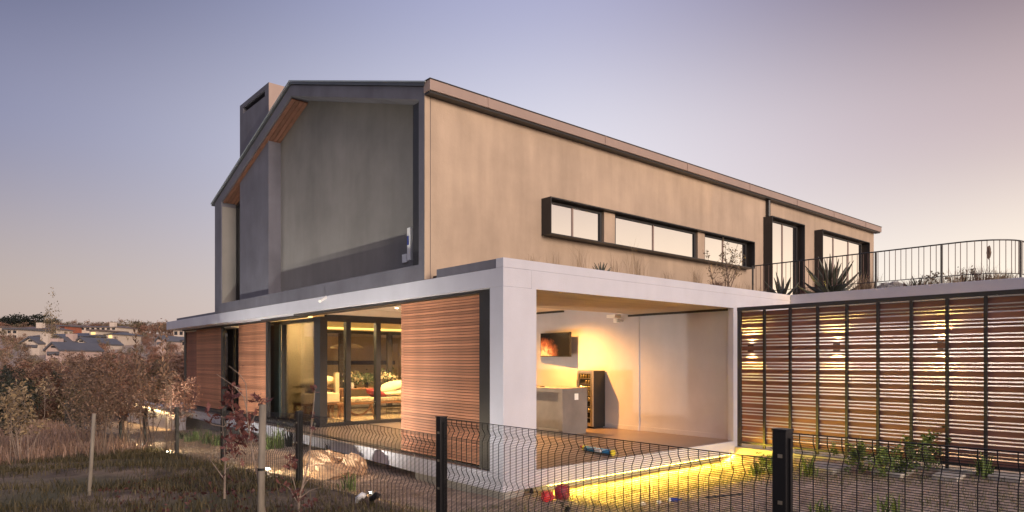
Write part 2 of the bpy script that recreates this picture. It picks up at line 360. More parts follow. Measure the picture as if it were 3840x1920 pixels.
# chimney
ch = hp('chimney', SLATE, MB().box(.12, 1.25, 9.20, 11.25, 3.252, 8.27).box(.12, 1.25, 9.20, 9.44, 8.271, 8.43).box(.12, 1.25, 11.0, 11.25, 8.271, 8.43).box(.12, 1.25, 9.20, 11.25, 8.431, 8.55), 0, 'tall charcoal chimney with a slot near its top')
box(.30, 1.2, 9.441, 10.999, 8.272, 8.429).build('slot', BLK, ch)
box(.125, 1.24, 9.186, 9.199, 7.5, 8.545).build('chimney_lit_side', GUT, ch)  # tan sheet paints warm light on the chimney's side above the roof
# wall box, switch, spout
d = hp('wall_device', WPL, box(.24, .30, 2.86, 2.97, 3.42, 4.01), .01, 'slim white device on the gable wall'); box(.235, .239, 2.90, 2.955, 3.70, 3.86).build('blue_print', mat('blue_print', (.03, .05, .25), .5), d)
hp('switch_plate', WPL, box(.40, .43, 3.24, 3.40, 3.44, 3.60), .008)
hp('overflow_spout', WPL, MB().tube([(.02, 5.74, 2.96), (-.20, 5.60, 2.84)], .03, 10))
# ---- upper windows
def hood(x0, x1, z0, z1, name):
    t = .02; yo, yi = 1.78, 2.039
    return hp(name, DARK, MB().box(x0, x1, yo, yi, z1 - t, z1).box(x0, x1, yo, yi, z0, z0 + t).box(x0, x0 + t, yo, yi, z0 + t, z1 - t).box(x1 - t, x1, yo, yi, z0 + t, z1 - t))
hd = hood(2.68, 10.16, 4.04, 4.75, 'window_hood'); hd['label'] = 'long dark window box on the taupe wall'
def win(x0, x1, z0, z1, panes, pm=MIRROR):
    f = hp('window', DARK, MB().box(x0, x1, 1.93, 2.038, z1 - .035, z1).box(x0, x1, 1.93, 2.038, z0, z0 + .012).box(x0, x0 + .02, 1.93, 2.038, z0 + .012, z1 - .035).box(x1 - .06, x1, 1.93, 2.038, z0 + .012, z1 - .035))
    xs = [x0 + .02] + panes + [x1 - .06]
    for a, b in zip(xs, xs[1:]):
        box(a + .012, b - .012, 1.96, 1.972, z0 + .013, z1 - .036).build('pane', pm, f)
        if b != xs[-1]: box(b - .014, b + .014, 1.94, 2.0, z0 + .013, z1 - .036).build('mullion', GUT, f)
win(2.72, 4.30, 4.075, 4.70, [3.45]); win(4.72, 7.68, 4.075, 4.70, [6.05]); win(8.05, 10.0, 4.075, 4.70, [8.9])
hp('window_pier', TAN, box(4.34, 4.68, 1.90, 2.038, 4.072, 4.718)); hp('window_pier', TAN, box(7.72, 8.01, 1.90, 2.038, 4.072, 4.718))
hd = hood(11.06, 12.96, 2.98, 5.57, 'door_hood'); win(11.12, 12.80, 3.0, 5.50, [11.95])
hd = hood(14.10, 17.60, 2.98, 5.59, 'door_hood'); win(14.16, 17.3, 3.0, 5.52, [15.2, 16.3])
hp('roof_terrace', PLINTH, box(8.52, 18.6, -7.5, 2.045, 2.60, 2.972)); hp('planter_soil', mat('planter_soil', (.07, .05, .035), .95, var=.3, scale=9, bump=.5, bscale=30), box(.175, 8.5, .175, 2.04, 2.972, 3.05))
# ---- gable side: shutters, tracks, windows
hp('shutter_jamb', DARK, box(.08, .30, .40, .66, 0.0, 2.655))
hp('shutter_track', DARK, box(.09, .27, .40, 7.6, 2.657, 2.699)); hp('shutter_track', DARK, box(.30, .42, 3.0, 10.2, 2.657, 2.699)); hp('shutter_track', DARK, box(.46, .62, 8.0, 18.1, 2.657, 2.699))
hp('floor_track', DARK, box(.12, .26, .67, 7.6, 0.0, .014)); hp('floor_track', DARK, box(.46, .62, 8.3, 18.1, .0, .10))
def shutter(x, y0, y1, z0, z1, m, label):
    s = hp('shutter', m, MB().box(x + .012, x + .045, y0, y0 + .05, z0, z1).box(x + .012, x + .045, y1 - .05, y1, z0, z1).box(x + .012, x + .045, y0 + .05, y1 - .05, z1 - .03, z1).box(x + .012, x + .045, y0 + .05, y1 - .05, z0, z0 + .03), 0, label)
    box(x + .020, x + .026, y0 + .051, y1 - .051, z0 + .031, z1 - .031).build('backing', DARK, s)
    n = int(round((z1 - z0) / .0455)); p = (z1 - z0) / n
    me = box(-.011, .011, y0 + .002, y1 - .002, -.0188, .0188).mesh('slat', m)
    for i in range(n):
        o = bpy.data.objects.new('slat', me); COL.objects.link(o); o.parent = s
        o.location = (x + rnd.uniform(-.002, .002), rnd.uniform(-.003, .003), z0 + (i + .5) * p)
    return s
shutter(.16, .68, 3.02, .025, 2.64, CEDAR, 'wide cedar slat shutter next to the white corner column')
shutter(.52, 10.40, 12.50, .12, 2.65, CEDAR, 'cedar slat shutter beside the dark opening')
shutter(.52, 14.05, 16.60, .12, 2.65, CEDAR, 'cedar slat shutter, second from the far end')
shutter(.60, 16.62, 18.05, .12, 2.65, CEDARD, 'reddish shutter at the far end of the gable side')
hp('shutter_edge', DARK, box(.50, .58, 10.26, 10.39, .12, 2.65)); hp('end_post', DARK, box(.55, .66, 18.06, 18.22, 0, 2.69)); hp('shutter_edge', DARK, box(.50, .58, 13.90, 14.04, .12, 2.65))
def pane_x(x, y0, y1, z0, z1, p, m=GLASS): return box(x - .006, x + .006, y0, y1, z0, z1).build('pane', m, p)
gw = hp('side_glazing', DARK, MB().box(.94, 1.06, 8.0, 18.0, 2.60, 2.70).box(.94, 1.06, 8.36, 18.0, .0, .09).box(.94, 1.06, 10.38, 10.42, .091, 2.599).box(.94, 1.06, 13.80, 14.02, .091, 2.599).box(.94, 1.06, 14.30, 14.8, .091, 2.599).box(.94, 1.06, 15.5, 15.62, .091, 2.599).box(.94, 1.06, 17.9, 18.0, .091, 2.599).box(.94, 1.06, 11.4, 11.55, .091, 2.599), 0)
pane_x(1.0, 8.37, 10.37, .092, 2.598, gw); pane_x(1.0, 14.03, 14.29, .092, 2.598, gw); pane_x(1.0, 14.81, 15.49, .092, 2.598, gw); pane_x(1.0, 11.56, 13.79, .092, 2.598, gw); pane_x(1.0, 15.63, 17.89, .092, 2.598, gw)
hp('side_frame', DARKG, box(.88, .938, 10.42, 10.80, .091, 2.598)); hp('dark_panel', BLK, box(.99, 1.03, 10.82, 11.40, .091, 2.598))
hp('inner_wall', WALLIN, box(1.95, 2.10, 10.7, 13.0, .003, 2.93), 0, 'warm plaster wall behind the glass')
lamp('inner_wall_light', 'AREA', (1.15, 11.8, 2.85), 190, (1, .70, .34), H, target=(1.95, 11.8, 1.0), shape='RECTANGLE', size=2.2, size_y=.1)
# ---- glazed wall between terrace and living room
hp('corner_post', DARK, box(.93, 1.12, 8.02, 8.35, .0, 2.70))
gl = hp('glazed_wall', DARK, MB().box(1.121, 6.19, 8.05, 8.19, 2.60, 2.76).box(1.121, 6.19, 8.05, 8.19, .003, .09).box(1.64, 1.77, 8.05, 8.19, .091, 2.599).box(2.49, 2.62, 8.05, 8.19, .091, 2.599).box(3.36, 3.49, 8.05, 8.19, .091, 2.599).box(4.3, 4.43, 8.05, 8.19, .091, 2.599).box(5.2, 5.33, 8.05, 8.19, .091, 2.599), 0)
for a, b in ((1.122, 1.64), (1.77, 2.49), (2.62, 3.36), (3.49, 4.3), (4.43, 5.2), (5.33, 6.19)): box(a + .001, b - .001, 8.114, 8.126, .092, 2.598).build('pane', GLASS, gl)
hp('overglazing_wall', CEIL, box(.94, 6.19, 8.06, 8.18, 2.762, 2.929))
# far side of the living room
fg = hp('garden_glazing', DARK, MB().box(2.2, 9.1, 13.06, 13.16, 2.52, 2.62).box(3.95, 4.1, 13.06, 13.16, .004, 2.519).box(5.75, 5.95, 13.06, 13.16, .004, 2.519).box(7.4, 7.6, 13.06, 13.16, .004, 2.519).box(2.2, 9.1, 13.06, 13.16, .003, .06))
for a, b in ((2.21, 3.94), (4.11, 5.74), (5.96, 7.39)): box(a, b, 13.10, 13.11, .061, 2.518).build('pane', GLASS, fg)
cv = hp('strip_light', LED_C, box(2.2, 9.0, 13.02, 13.05, 2.66, 2.72))
hp('cove_panel', CEIL, box(2.2, 9.1, 13.17, 13.29, 2.63, 2.93))
hp('living_wall', WALLIN, box(9.2, 9.3, 8.3, 20.6, .0, 2.97)); hp('patio_wall', WALLIN, box(2.5, 9.15, 18.0, 18.15, .0, 2.61)); hp('wall_band', BLK, box(4.2, 9.0, 17.97, 17.99, 1.45, 1.62))
for (x, y) in ((2.8, 9.6), (4.6, 9.6), (6.6, 9.8), (3.6, 11.6), (5.8, 11.8)):
    q = hp('downlight', WPL, MB().lathe([(.05, 0), (.05, .02)], (x, y, 2.909))); MB().lathe([(.035, 0), (.035, .004)], (x, y, 2.904)).build('lamp_face', BULB, q)
    lamp('living_light', 'SPOT', (x, y, 2.885), 480, WARM, H, target=(x, y, 0), spot_size=R(140), spot_blend=.7, shadow_soft_size=.06)
for x in (3.6, 5.2, 7.0):
    q = hp('downlight', WPL, MB().lathe([(.04, 0), (.04, .015)], (x, 14.6, 2.604))); MB().lathe([(.03, 0), (.03, .004)], (x, 14.6, 2.599)).build('lamp_face', BULB, q)
    lamp('patio_light', 'SPOT', (x, 14.6, 2.58), 180, WARM, H, target=(x, 14.8, 0), spot_size=R(130), spot_blend=.7, shadow_soft_size=.05)
# ---- led strip under the terrace edge
hp('led_strip', LED_Y, box(.9, 6.2, .006, .03, -.282, -.271))
for i in range(6):
    lamp('led_light', 'AREA', (1.3 + i * .9, -.012, -.288), 44, (1, .68, .05), H, target=(1.3 + i * .9, -.8, -.85), shape='RECTANGLE', size=.88, size_y=.03)
# ---- yard parapet wall behind the slat screen
yw = thing('yard_wall', 'white yard wall with parapet behind the slatted timber screen', 'wall', (8.6, -3.5, -.2))
box(8.58, 8.8, -7.5, 2.2, -.4, 2.598).build('wall', WHITE, yw); box(8.508, 8.8, -7.5, -.001, 2.90, 3.115).build('parapet', WHITE, yw, .006); box(8.58, 8.8, -7.5, -.02, 2.599, 2.899).build('wall_top', WHITE, yw)
box(8.54, 8.578, -7.4, -.1, 2.78, 2.80).build('led_profile', LED_C, yw)
box(6.42, 8.578, 2.05, 2.2, -.4, 2.698).build('return_wall', WHITE, yw)
ys = box(6.35, 8.578, -7.5, 2.04, -.35, -.13).build('yard_paving', mat('yard_paving', (.42, .38, .34), .8, var=.15), None, kind='structure')
for i, (y, lab) in enumerate(((.98, 'up and down wall lamp behind the screen nearest the terrace'), (-1.02, 'middle up and down wall lamp behind the slatted screen'), (-3.0, 'up and down wall lamp behind the screen, farthest from the terrace'))):
    yy = y
    t = thing('wall_lamp', lab, 'lamp', (8.57, yy, 1.93), 'wall lamps behind the slatted screen')
    box(8.47, 8.579, yy - .05, yy + .05, 1.84, 2.02).build('lamp_body', DARK, t, .004)
    box(8.485, 8.565, yy - .035, yy + .035, 2.021, 2.024).build('lamp_face', BULB, t); box(8.485, 8.565, yy - .035, yy + .035, 1.836, 1.839).build('lamp_face', BULB, t)
    for s in (1, -1): lamp('wall_lamp_light', 'SPOT', (8.50, yy, 1.93 + s * .11), 120, (1, .58, .12), t, target=(8.53, yy, 1.93 + s * 2), spot_size=R(120), spot_blend=.9, shadow_soft_size=.02)
# ---- slatted timber screen
sc = thing('slatted_screen', 'tall dark timber slat screen with steel posts right of the terrace', 'screen', (6.3, -3, -.15))
z = -.02; boards = []
while z < 2.60:
    boards.append((z, z + .0885)); z += .1115
    for k in range(2):
        if z < 2.6: boards.append((z, z + .038)); z += .06
for a, b in boards:
    if b < 2.64: 
        o = box(6.325, 6.345, -7.4, -.03, a, b).build('board', SCREENW, sc)
for i in range(14):
    y = -.05 - i * .528
    box(6.27, 6.322, y - .022, y + .022, -.12, 2.64).build('post', DARK, sc)
box(6.27, 6.322, -.027, .02, -.12, 2.64).build('end_post', DARK, sc)
box(6.26, 6.36, -7.4, .03, 2.641, 2.715).build('top_rail', DARK, sc); box(6.272, 6.32, -7.4, -.03, -.06, -.022).build('bottom_rail', DARK, sc)
kb = box(6.16, 6.34, -7.4, -.001, -.45, -.125).build('concrete_kerb', PLINTH, None, .01, label='low grey concrete kerb under the slatted screen', cat='kerb')
# ================================================================== things on the terrace
tv = thing('television', 'flat screen showing a fire, tilted out from the terrace wall', 'television', (6.1, 5.0, 2.0))
a0, a1 = at(2020, 1251, 17.55), at(2150, 1245, 16.75)
def tvp(t, z, off): 
    p0 = Vector((6.06, 5.60, 0)); p1 = Vector((5.93, 4.38, 0)); q = p0.lerp(p1, t); n = Vector((-1, .107, 0)).normalized(); q = q + n * off; return (q.x, q.y, z)
def slab(t0, t1, z0, z1, o0, o1):
    v = [tvp(t, zq, o) for zq in (z0, z1) for o in (o0, o1) for t in (t0, t1)]
    return MB().add(v, [(0, 2, 3, 1), (4, 5, 7, 6), (0, 1, 5, 4), (1, 3, 7, 5), (3, 2, 6, 7), (2, 0, 4, 6)])
slab(0, 1, 1.725, 2.35, 0, .045).build('body', BLK, tv, .004)
mf, tf, bf = bsdf('fire_screen'); n = tf.nodes; l = tf.links
g = n.new('ShaderNodeNewGeometry'); sp = n.new('ShaderNodeSeparateXYZ'); l.new(g.outputs['Position'], sp.inputs[0])
nz = n.new('ShaderNodeTexNoise'); nz.inputs['Scale'].default_value = 7; nz.inputs['Detail'].default_value = 6; nz.inputs['Distortion'].default_value = .6; l.new(g.outputs['Position'], nz.inputs[0])
mp1 = n.new('ShaderNodeMapRange'); mp1.inputs[1].default_value = 4.75; mp1.inputs[2].default_value = 5.35; l.new(sp.outputs[1], mp1.inputs[0])
mp2 = n.new('ShaderNodeMapRange'); mp2.inputs[1].default_value = 2.32; mp2.inputs[2].default_value = 1.82; l.new(sp.outputs[2], mp2.inputs[0])
mu = n.new('ShaderNodeMath'); mu.operation = 'MULTIPLY'; l.new(mp1.outputs[0], mu.inputs[0]); l.new(mp2.outputs[0], mu.inputs[1])
mu2 = n.new('ShaderNodeMath'); mu2.operation = 'MULTIPLY'; l.new(mu.outputs[0], mu2.inputs[0]); l.new(nz.outputs[0], mu2.inputs[1])
rp = n.new('ShaderNodeValToRGB'); e = rp.color_ramp.elements; e[0].position = .08; e[0].color = (.004, .003, .003, 1); e[1].position = .55; e[1].color = (1, .45, .12, 1); q = e.new(.28); q.color = (.45, .08, .02, 1); l.new(mu2.outputs[0], rp.inputs[0])
bf.inputs['Base Color'].default_value = (.006, .006, .006, 1); bf.inputs['Roughness'].default_value = .12; bf.inputs['Specular IOR Level'].default_value = .15; l.new(rp.outputs[0], bf.inputs['Emission Color']); bf.inputs['Emission Strength'].default_value = 1.6
slab(.015, .985, 1.745, 2.335, .046, .048).build('screen', mf, tv)
box(6.04, 6.198, 4.86, 5.16, 1.9, 2.15).build('wall_bracket', BLK, tv)
bc = thing('bar_counter', 'concrete bar counter with a white socket plate on its end', 'counter', (4.5, 4.2, 0))
box(4.14, 4.93, 2.92, 6.2, .93, 1.02).build('top', BAR, bc, .006); box(4.14, 4.93, 2.92, 3.05, .10, .929).build('end_panel', BAR, bc); box(4.34, 4.85, 3.051, 6.1, .10, .929).build('front_panel', BAR, bc); box(4.16, 4.91, 2.94, 6.0, .0, .099).build('base', BAR, bc)
box(4.51, 4.63, 2.908, 2.919, .76, .90).build('socket_plate', WPL, bc, .003)
kn = thing('carving_knife', 'long thin dark knife lying on the bar counter', 'knife', (4.5, 4.0, 1.021))
MB().tube([(4.36, 3.72, 1.034), (4.44, 3.95, 1.034)], .013, 6).build('handle', BLK, kn); box(4.45, 4.455, 3.96, 4.25, 1.024, 1.05).build('blade', STEEL, kn)
wf = thing('wine_fridge', 'black wine fridge with steel framed glass door against the lit wall', 'fridge', (6.0, 3.73, 0))
box(5.76, 6.17, 3.48, 3.98, .03, 1.385).build('cabinet', BLK, wf, .005); box(5.80, 6.12, 3.5, 3.96, .0, .029).build('base', BLK, wf)
dr = MB().box(5.715, 5.757, 3.48, 3.545, .05, 1.38).box(5.715, 5.757, 3.915, 3.98, .05, 1.38).box(5.715, 5.757, 3.546, 3.914, 1.31, 1.38).box(5.715, 5.757, 3.546, 3.914, .05, .13).build('door', STEEL, wf)
box(5.75, 5.756, 3.546, 3.914, .131, 1.309).build('pane', BLACKG, dr); box(5.69, 5.713, 3.955, 3.975, .95, 1.15).build('handle', STEEL, dr)
for k in range(8):
    zk = .24 + k * .135; box(5.735, 5.749, 3.55, 3.91, zk, zk + .012).build('shelf', STEEL, wf)
    for j in range(4):
        if rnd.random() < .7: MB().lathe([(.028, 0), (.028, .07), (.012, .09), (.012, .10)], (5.742 - .012, 3.60 + j * .085, zk + .013), 8).build('bottle', mat('bottle', (.12, .09, .03), .2) if 'bottle' not in bpy.data.materials else bpy.data.materials['bottle'], wf)
cm = thing('security_camera', 'small white box camera under the terrace soffit', 'camera', (6.0, 2.95, 2.55))
box(5.93, 6.02, 2.90, 3.02, 2.52, 2.62).build('body', WPL, cm, .01); box(6.02, 6.199, 2.94, 2.98, 2.55, 2.59).build('bracket', WPL, cm)
# blue toy on the terrace floor
ty = thing('toy_foam_launcher', 'blue tube toy with yellow ends lying on the terrace edge', 'toy', (2.62, .50, 0))
BLUE = mat('blue_plastic', (.02, .28, .62), .35, var=.05); YEL = mat('yellow_plastic', (.85, .70, .05), .4); RED = mat('red_plastic', (.62, .02, .03), .45, var=.1)
p0, p1 = Vector((2.70, .92, .055)), Vector((2.58, .16, .055))
MB().tube([p0, p0.lerp(p1, .1), p0.lerp(p1, .9), p1], [.04, .05, .05, .04], 12).build('barrel', BLUE, ty, smooth=True)
for t, s in ((-.03, 1), (1.02, -1)):
    c = p0.lerp(p1, t); MB().tube([c, c + (p1 - p0).normalized() * .05 * s], .05, 12).build('end_cap', YEL, ty)
box(2.50, 2.56, .38, .52, .05, .09).build('print', WPL, ty); MB().tube([p0 + Vector((0, .02, 0)), p0 + Vector((.02, .12, .01))], .02, 8).build('nozzle', RED, ty)
# red bag by the deck corner
rb = thing('red_toy_bag', 'crumpled red bag on the lit grass below the terrace corner', 'bag', (.6, -.42, gzf(.6, -.42)))
def blob(c, r, seed, nu=14, nv=10, flat=1.0, amp=.22):
    q = np.random.default_rng(seed); ph = q.uniform(0, 6, (6, 3)); V = []; Fq = []
    for i in range(nv + 1):
        for j in range(nu):
            th, p = math.pi * i / nv, 2 * math.pi * j / nu
            d = np.array([math.sin(th) * math.cos(p), math.sin(th) * math.sin(p), math.cos(th)])
            k = 1 + amp * sum(math.sin(3 * d @ a + a[0]) for a in ph) / 3
            V.append((c[0] + r[0] * d[0] * k, c[1] + r[1] * d[1] * k, c[2] + r[2] * d[2] * k))
    for i in range(nv):
        for j in range(nu): Fq.append((i * nu + j, (i + 1) * nu + j, (i + 1) * nu + (j + 1) % nu, i * nu + (j + 1) % nu))
    return MB().add(V, Fq)
g0 = gzf(.6, -.42)
bagm = mat('dark_red_print', (.30, .02, .04), .5, var=.4, scale=14)
def sack(c, w, d, h, rz, m, nm, seed):
    q = np.random.default_rng(seed); b_ = MB(); ca, sa = math.cos(rz), math.sin(rz); n = 16; V = []
    for k, (sc_, zk) in enumerate(((.78, 0), (.95, .25), (1.0, .55), (.9, .85), (.6, 1.0))):
        for a in range(n):
            t = 2 * math.pi * a / n; ex = abs(math.cos(t)) ** .55 * math.copysign(1, math.cos(t)); ey = abs(math.sin(t)) ** .55 * math.copysign(1, math.sin(t)); x_ = w / 2 * ex * sc_ + q.normal() * .007; y_ = d / 2 * ey * sc_ + q.normal() * .007
            V.append((c[0] + x_ * ca - y_ * sa, c[1] + x_ * sa + y_ * ca, c[2] + h * zk + q.normal() * .006))
    b_.add(V, [(k * n + a, k * n + (a + 1) % n, (k + 1) * n + (a + 1) % n, (k + 1) * n + a) for k in range(4) for a in range(n)] + [tuple(range(n))[::-1], tuple(range(4 * n, 5 * n))]); return b_.build(nm, m, rb)
sack((.72, -.48, g0 - .01), .26, .20, .20, .5, bagm, 'bag', 3); sack((.45, -.44, g0 - .01), .17, .16, .14, -.4, RED, 'bag_flap', 5); MB().tube([(.66, -.50, g0 + .18), (.70, -.49, g0 + .25), (.78, -.46, g0 + .18)], .006, 5).build('handle', RED, rb)
# small litter on the bed
bt = thing('blue_bottle', 'small blue and white bottle lying on the yellow lit bed', 'bottle', (1.6, -1.72, gzf(1.6, -1.72)))
c = Vector((1.6, -1.72, gzf(1.6, -1.72) + .03)); MB().tube([c, c + Vector((.10, -.05, 0)), c + Vector((.13, -.065, 0)), c + Vector((.16, -.08, 0))], [.03, .03, .012, .012], 10).build('body', mat('blue_bottle', (.03, .05, .3), .3), bt); MB().tube([c + Vector((-.03, .015, 0)), c], .031, 10).build('white_end', WPL, bt)
STONE = mat('pale_stone', (.48, .44, .38), .9, var=.2, scale=9, bump=.3); SAND = mat('sandstone', (.52, .34, .21), .9, var=.25, scale=2.5, stretch=(1, 1, 3), bump=.5, bscale=12)
for i, (x, y, lab) in enumerate(((1.48, -1.62, 'white pebble next to the blue bottle'), (1.30, -1.48, 'white pebble nearer the terrace than the blue bottle'))):
    blob((x, y, gzf(x, y) + .015), (.05, .04, .03), 20 + i, 8, 6).build('pebble', WPL, None, label=lab, cat='pebble', group='white pebbles on the bed')
hs = thing('black_irrigation_rod', 'thin black rod lying on the soil right of the blue bottle', 'rod', (2.2, -2.2, gzf(2.2, -2.2)))
MB().tube([(1.95, -2.05, gzf(1.95, -2.05) + .03), (2.45, -2.35, gzf(2.45, -2.35) + .03)], .011, 6).build('rod', BLK, hs)
pk = thing('black_spike', 'short black spike standing by the terrace corner plinth', 'spike', (.62, .0, -.38)); MB().tube([(.66, .12, -.40), (.66, .12, -.30)], [.05, .012], 8).build('spike', BLK, pk)
# sandstone rocks by the deck
for i, (x, y, r, lab) in enumerate(((-.62, 4.6, (.42, .55, .22), 'large flat sandstone rock against the white deck'), (-.95, 3.75, (.42, .55, .14), 'lower flat sandstone slab in front of the large rock'), (-.45, 3.65, (.22, .30, .24), 'small upright sandstone rock right of the large rock'))):
    blob((x, y, gzf(x, y) + r[2] * .45), r, 40 + i, 18, 12, amp=.16).build('rock', SAND, None, label=lab, cat='rock', group='rocks beside the deck')
# standpipes
for (u, v, d, m, nm, lab) in ((1340, 1866, 7.4, WPL, 'white_standpipe', 'white capped standpipe inside the mesh fence'), (1392, 1866, 7.3, BLK, 'black_standpipe', 'black standpipe with elbow beside the white one')):
    p = at(u, v, d); gzp = gzf(p.x, p.y); t = thing(nm, lab, 'pipe', (p.x, p.y, gzp))
    MB().tube([(p.x, p.y, gzp - .05), (p.x, p.y, p.z)], .022, 10).build('pipe', m, t); MB().tube([p + Vector((-.0, 0, -.02)), p + RGT * .06 + Vector((0, 0, .03)), p + RGT * .09 + Vector((0, 0, .01))], .035, 10).build('cap', m, t, smooth=True)
# ================================================================== living room
CREAM = mat('cream_fabric', (.72, .60, .38), .9, var=.1, scale=5, bump=.3, bscale=9); PATT = mat('patterned_fabric', (.42, .34, .22), .9, var=.5, scale=16); MAROON = mat('maroon_fabric', (.20, .015, .02), .85, var=.2)
db = thing('daybed', 'low wooden daybed with patterned mattress seen through the glass', 'daybed', (3.8, 10.6, 0))
box(2.55, 5.6, 10.35, 11.15, .34, .40).build('seat_frame', TABLEW, db, .006); 
for (x, y, dx) in ((2.7, 10.42, -.12), (2.7, 11.05, -.12), (3.65, 10.42, .1), (5.4, 10.42, .12), (5.4, 11.05, .12)):
    MB().tube([(x, y, .34), (x + dx, y, .0)], [.035, .025], 8).build('leg', TABLEW, db)
MB().tube([(3.3 + .38 * math.cos(t), 10.5, .38 - .36 * math.sin(t)) for t in np.linspace(.15, 2.6, 10)], .03, 6).build('curved_brace', TABLEW, db)
box(3.0, 5.5, 10.4, 11.1, .401, .53).build('mattress', PATT, db, .03)
def cushion(name, lab, c, r, m, rz, seed, grp=None):
    b_ = blob((0, 0, 0), r, seed, 18, 10, amp=.10); t = b_.build(name, m, None, smooth=True, label=lab, cat='cushion', group=grp); t.location = c; t.rotation_euler = rz; return t
cushion('cushion', 'plump cream cushion on top of the daybed', (4.55, 10.75, .80), (.48, .26, .17), CREAM, (R(12), R(-14), 0), 61); cushion('cushion', 'flat cream cushion under the plump one', (4.65, 10.72, .63), (.55, .30, .10), CREAM, (0, 0, 0), 62); cushion('cushion', 'maroon cushion on the daybed next to the cream cushions', (3.95, 10.66, .63), (.34, .22, .12), MAROON, (0, R(20), 0), 63)
tb = thing('dining_table', 'dark wooden dining table behind the daybed', 'table', (4.5, 11.9, 0))
box(3.1, 6.2, 11.5, 12.35, .72, .76).build('tabletop', TABLEW, tb, .006)
for x in (3.3, 6.0):
    for y in (11.6, 12.25): box(x - .04, x + .04, y - .04, y + .04, .003, .719).build('leg', TABLEW, tb)
IVORY = leafmat('ivory_petals', (.55, .45, .28), (.8, .72, .5)); GRN = leafmat('indoor_leaves', (.03, .05, .02), (.08, .12, .05))
def cards(C, size, rng, flat=0.0, asp=.5):
    C = np.asarray(C, float); n = len(C); a = rng.normal(size=(n, 3)); a /= np.linalg.norm(a, axis=1)[:, None]
    b = rng.normal(size=(n, 3)); b -= (b * a).sum(1)[:, None] * a; b /= np.linalg.norm(b, axis=1)[:, None]
    s = (size * rng.uniform(.6, 1.3, n))[:, None]
    V = np.stack([C - a * s * .5, C + b * s * asp * .5, C + a * s * .5, C - b * s * asp * .5], 1).reshape(-1, 3)
    return V, np.arange(4 * n).reshape(n, 4)
for i, (x, y, lab) in enumerate(((3.72, 11.75, 'left flower arrangement with small yellow blooms on the table'), (4.25, 11.8, 'dark green plant in a clear vase on the table'), (4.95, 11.75, 'large arrangement of ivory flowers on the table'))):
    v = thing('flower_vase', lab, 'flowers', (x, y, .76), 'flower arrangements on the dining table')
    MB().lathe([(.05, 0), (.07, .08), (.05, .16), (.06, .18)], (x, y, .761)).build('vase', WPL if i == 0 else BLACKG, v)
    q = np.random.default_rng(70 + i); C = np.array([x, y, 1.08]) + q.normal(size=(160, 3)) * np.array([.16 + .08 * (i == 2), .12, .10])
    V, Fq = cards(C, .10, q, asp=.6); np_obj('foliage', V, Fq, GRN, v)
    if i != 1:
        V, Fq = cards(np.array([x, y, 1.12]) + q.normal(size=(60, 3)) * np.array([.16, .10, .08]), .10, q, asp=.9); np_obj('bloom', V, Fq, IVORY, v)
ac = thing('armchair', 'wooden armchair with yellow lit cushions left in the living room', 'armchair', (2.4, 10.9, 0))
box(1.6, 2.75, 10.5, 11.3, .36, .42).build('seat_frame', TABLEW, ac); box(1.6, 2.7, 10.52, 11.28, .421, .70).build('seat_base', WALLIN, ac, .03); box(1.55, 2.6, 10.9, 11.2, .86, .90).build('arm_rest', TABLEW, ac); box(2.60, 2.72, 10.6, 10.72, .42, 1.28).build('back_post', IVORY, ac)
for x in (1.65, 2.68):
    for y in (10.55, 11.24): box(x - .03, x + .03, y - .03, y + .03, .003, .359).build('leg', TABLEW, ac)
cushion('cushion', 'yellow lit cushion lying on the armchair', (2.15, 10.85, 1.02), (.55, .26, .14), CREAM, (0, R(-6), 0), 66)
us = thing('garden_parasol', 'cream mushroom-shaped parasol on the patio behind the living room', 'parasol', (4.9, 14.3, 0))
MB().tube([(4.85, 14.3, .0), (4.85, 14.3, 2.12)], .06, 8).build('pole', CREAM, us); MB().lathe([(.02, .22), (.25, .20), (.55, .10), (.58, .03), (.06, .05)], (4.85, 14.3, 2.02), 16).build('canopy', CREAM, us)
# ================================================================== mesh fence
XF = -2.58
fc = thing('mesh_fence', 'low black welded mesh fence with square posts in front of the house', 'fence', (XF, 2, 0))
posts = [(-8.8, 1.32, .09), (-5.50, 1.249, .082), (-2.16, 1.107, .078), (1.07, .974, .074), (4.08, .864, .07), (6.85, .722, .07), (9.46, .561, .07), (12.03, .37, .07), (15.1, .30, .07), (18.2, .22, .07), (21.3, .15, .07)]
for y, zt, wd in posts:
    g0 = gzf(XF, y); b_ = box(XF - wd / 2, XF + wd / 2, y - wd / 2, y + wd / 2, min(g0, zt - 1) - .25, zt - .012).build('post', FENCEM, fc, .004)
    box(XF - wd / 2 - .003, XF + wd / 2 + .003, y - wd / 2 - .003, y + wd / 2 + .003, zt - .012, zt).build('cap', FENCEM, b_)
    box(XF - .012, XF + .012, y - wd / 2 - .012, y - wd / 2 - .0005, zt - 1.1, zt - .05).build('clamp_strip', FENCEM, b_)
    for k in range(4): 
        zc = zt - .16 - k * .26
        if zc > g0: box(XF - wd / 2 - .006, XF - wd / 2 - .0005, y - .02, y + .005, zc, zc + .02).build('clip', STEEL, b_)
prof = [(0, 0), (-.05, 0), (-.105, .034), (-.165, 0), (-.45, 0), (-.515, .034), (-.58, 0), (-.90, 0), (-.965, .034), (-1.03, 0), (-1.2, 0)]
pz = np.array([p[0] for p in prof])[::-1]; px_ = np.array([p[1] for p in prof])[::-1]
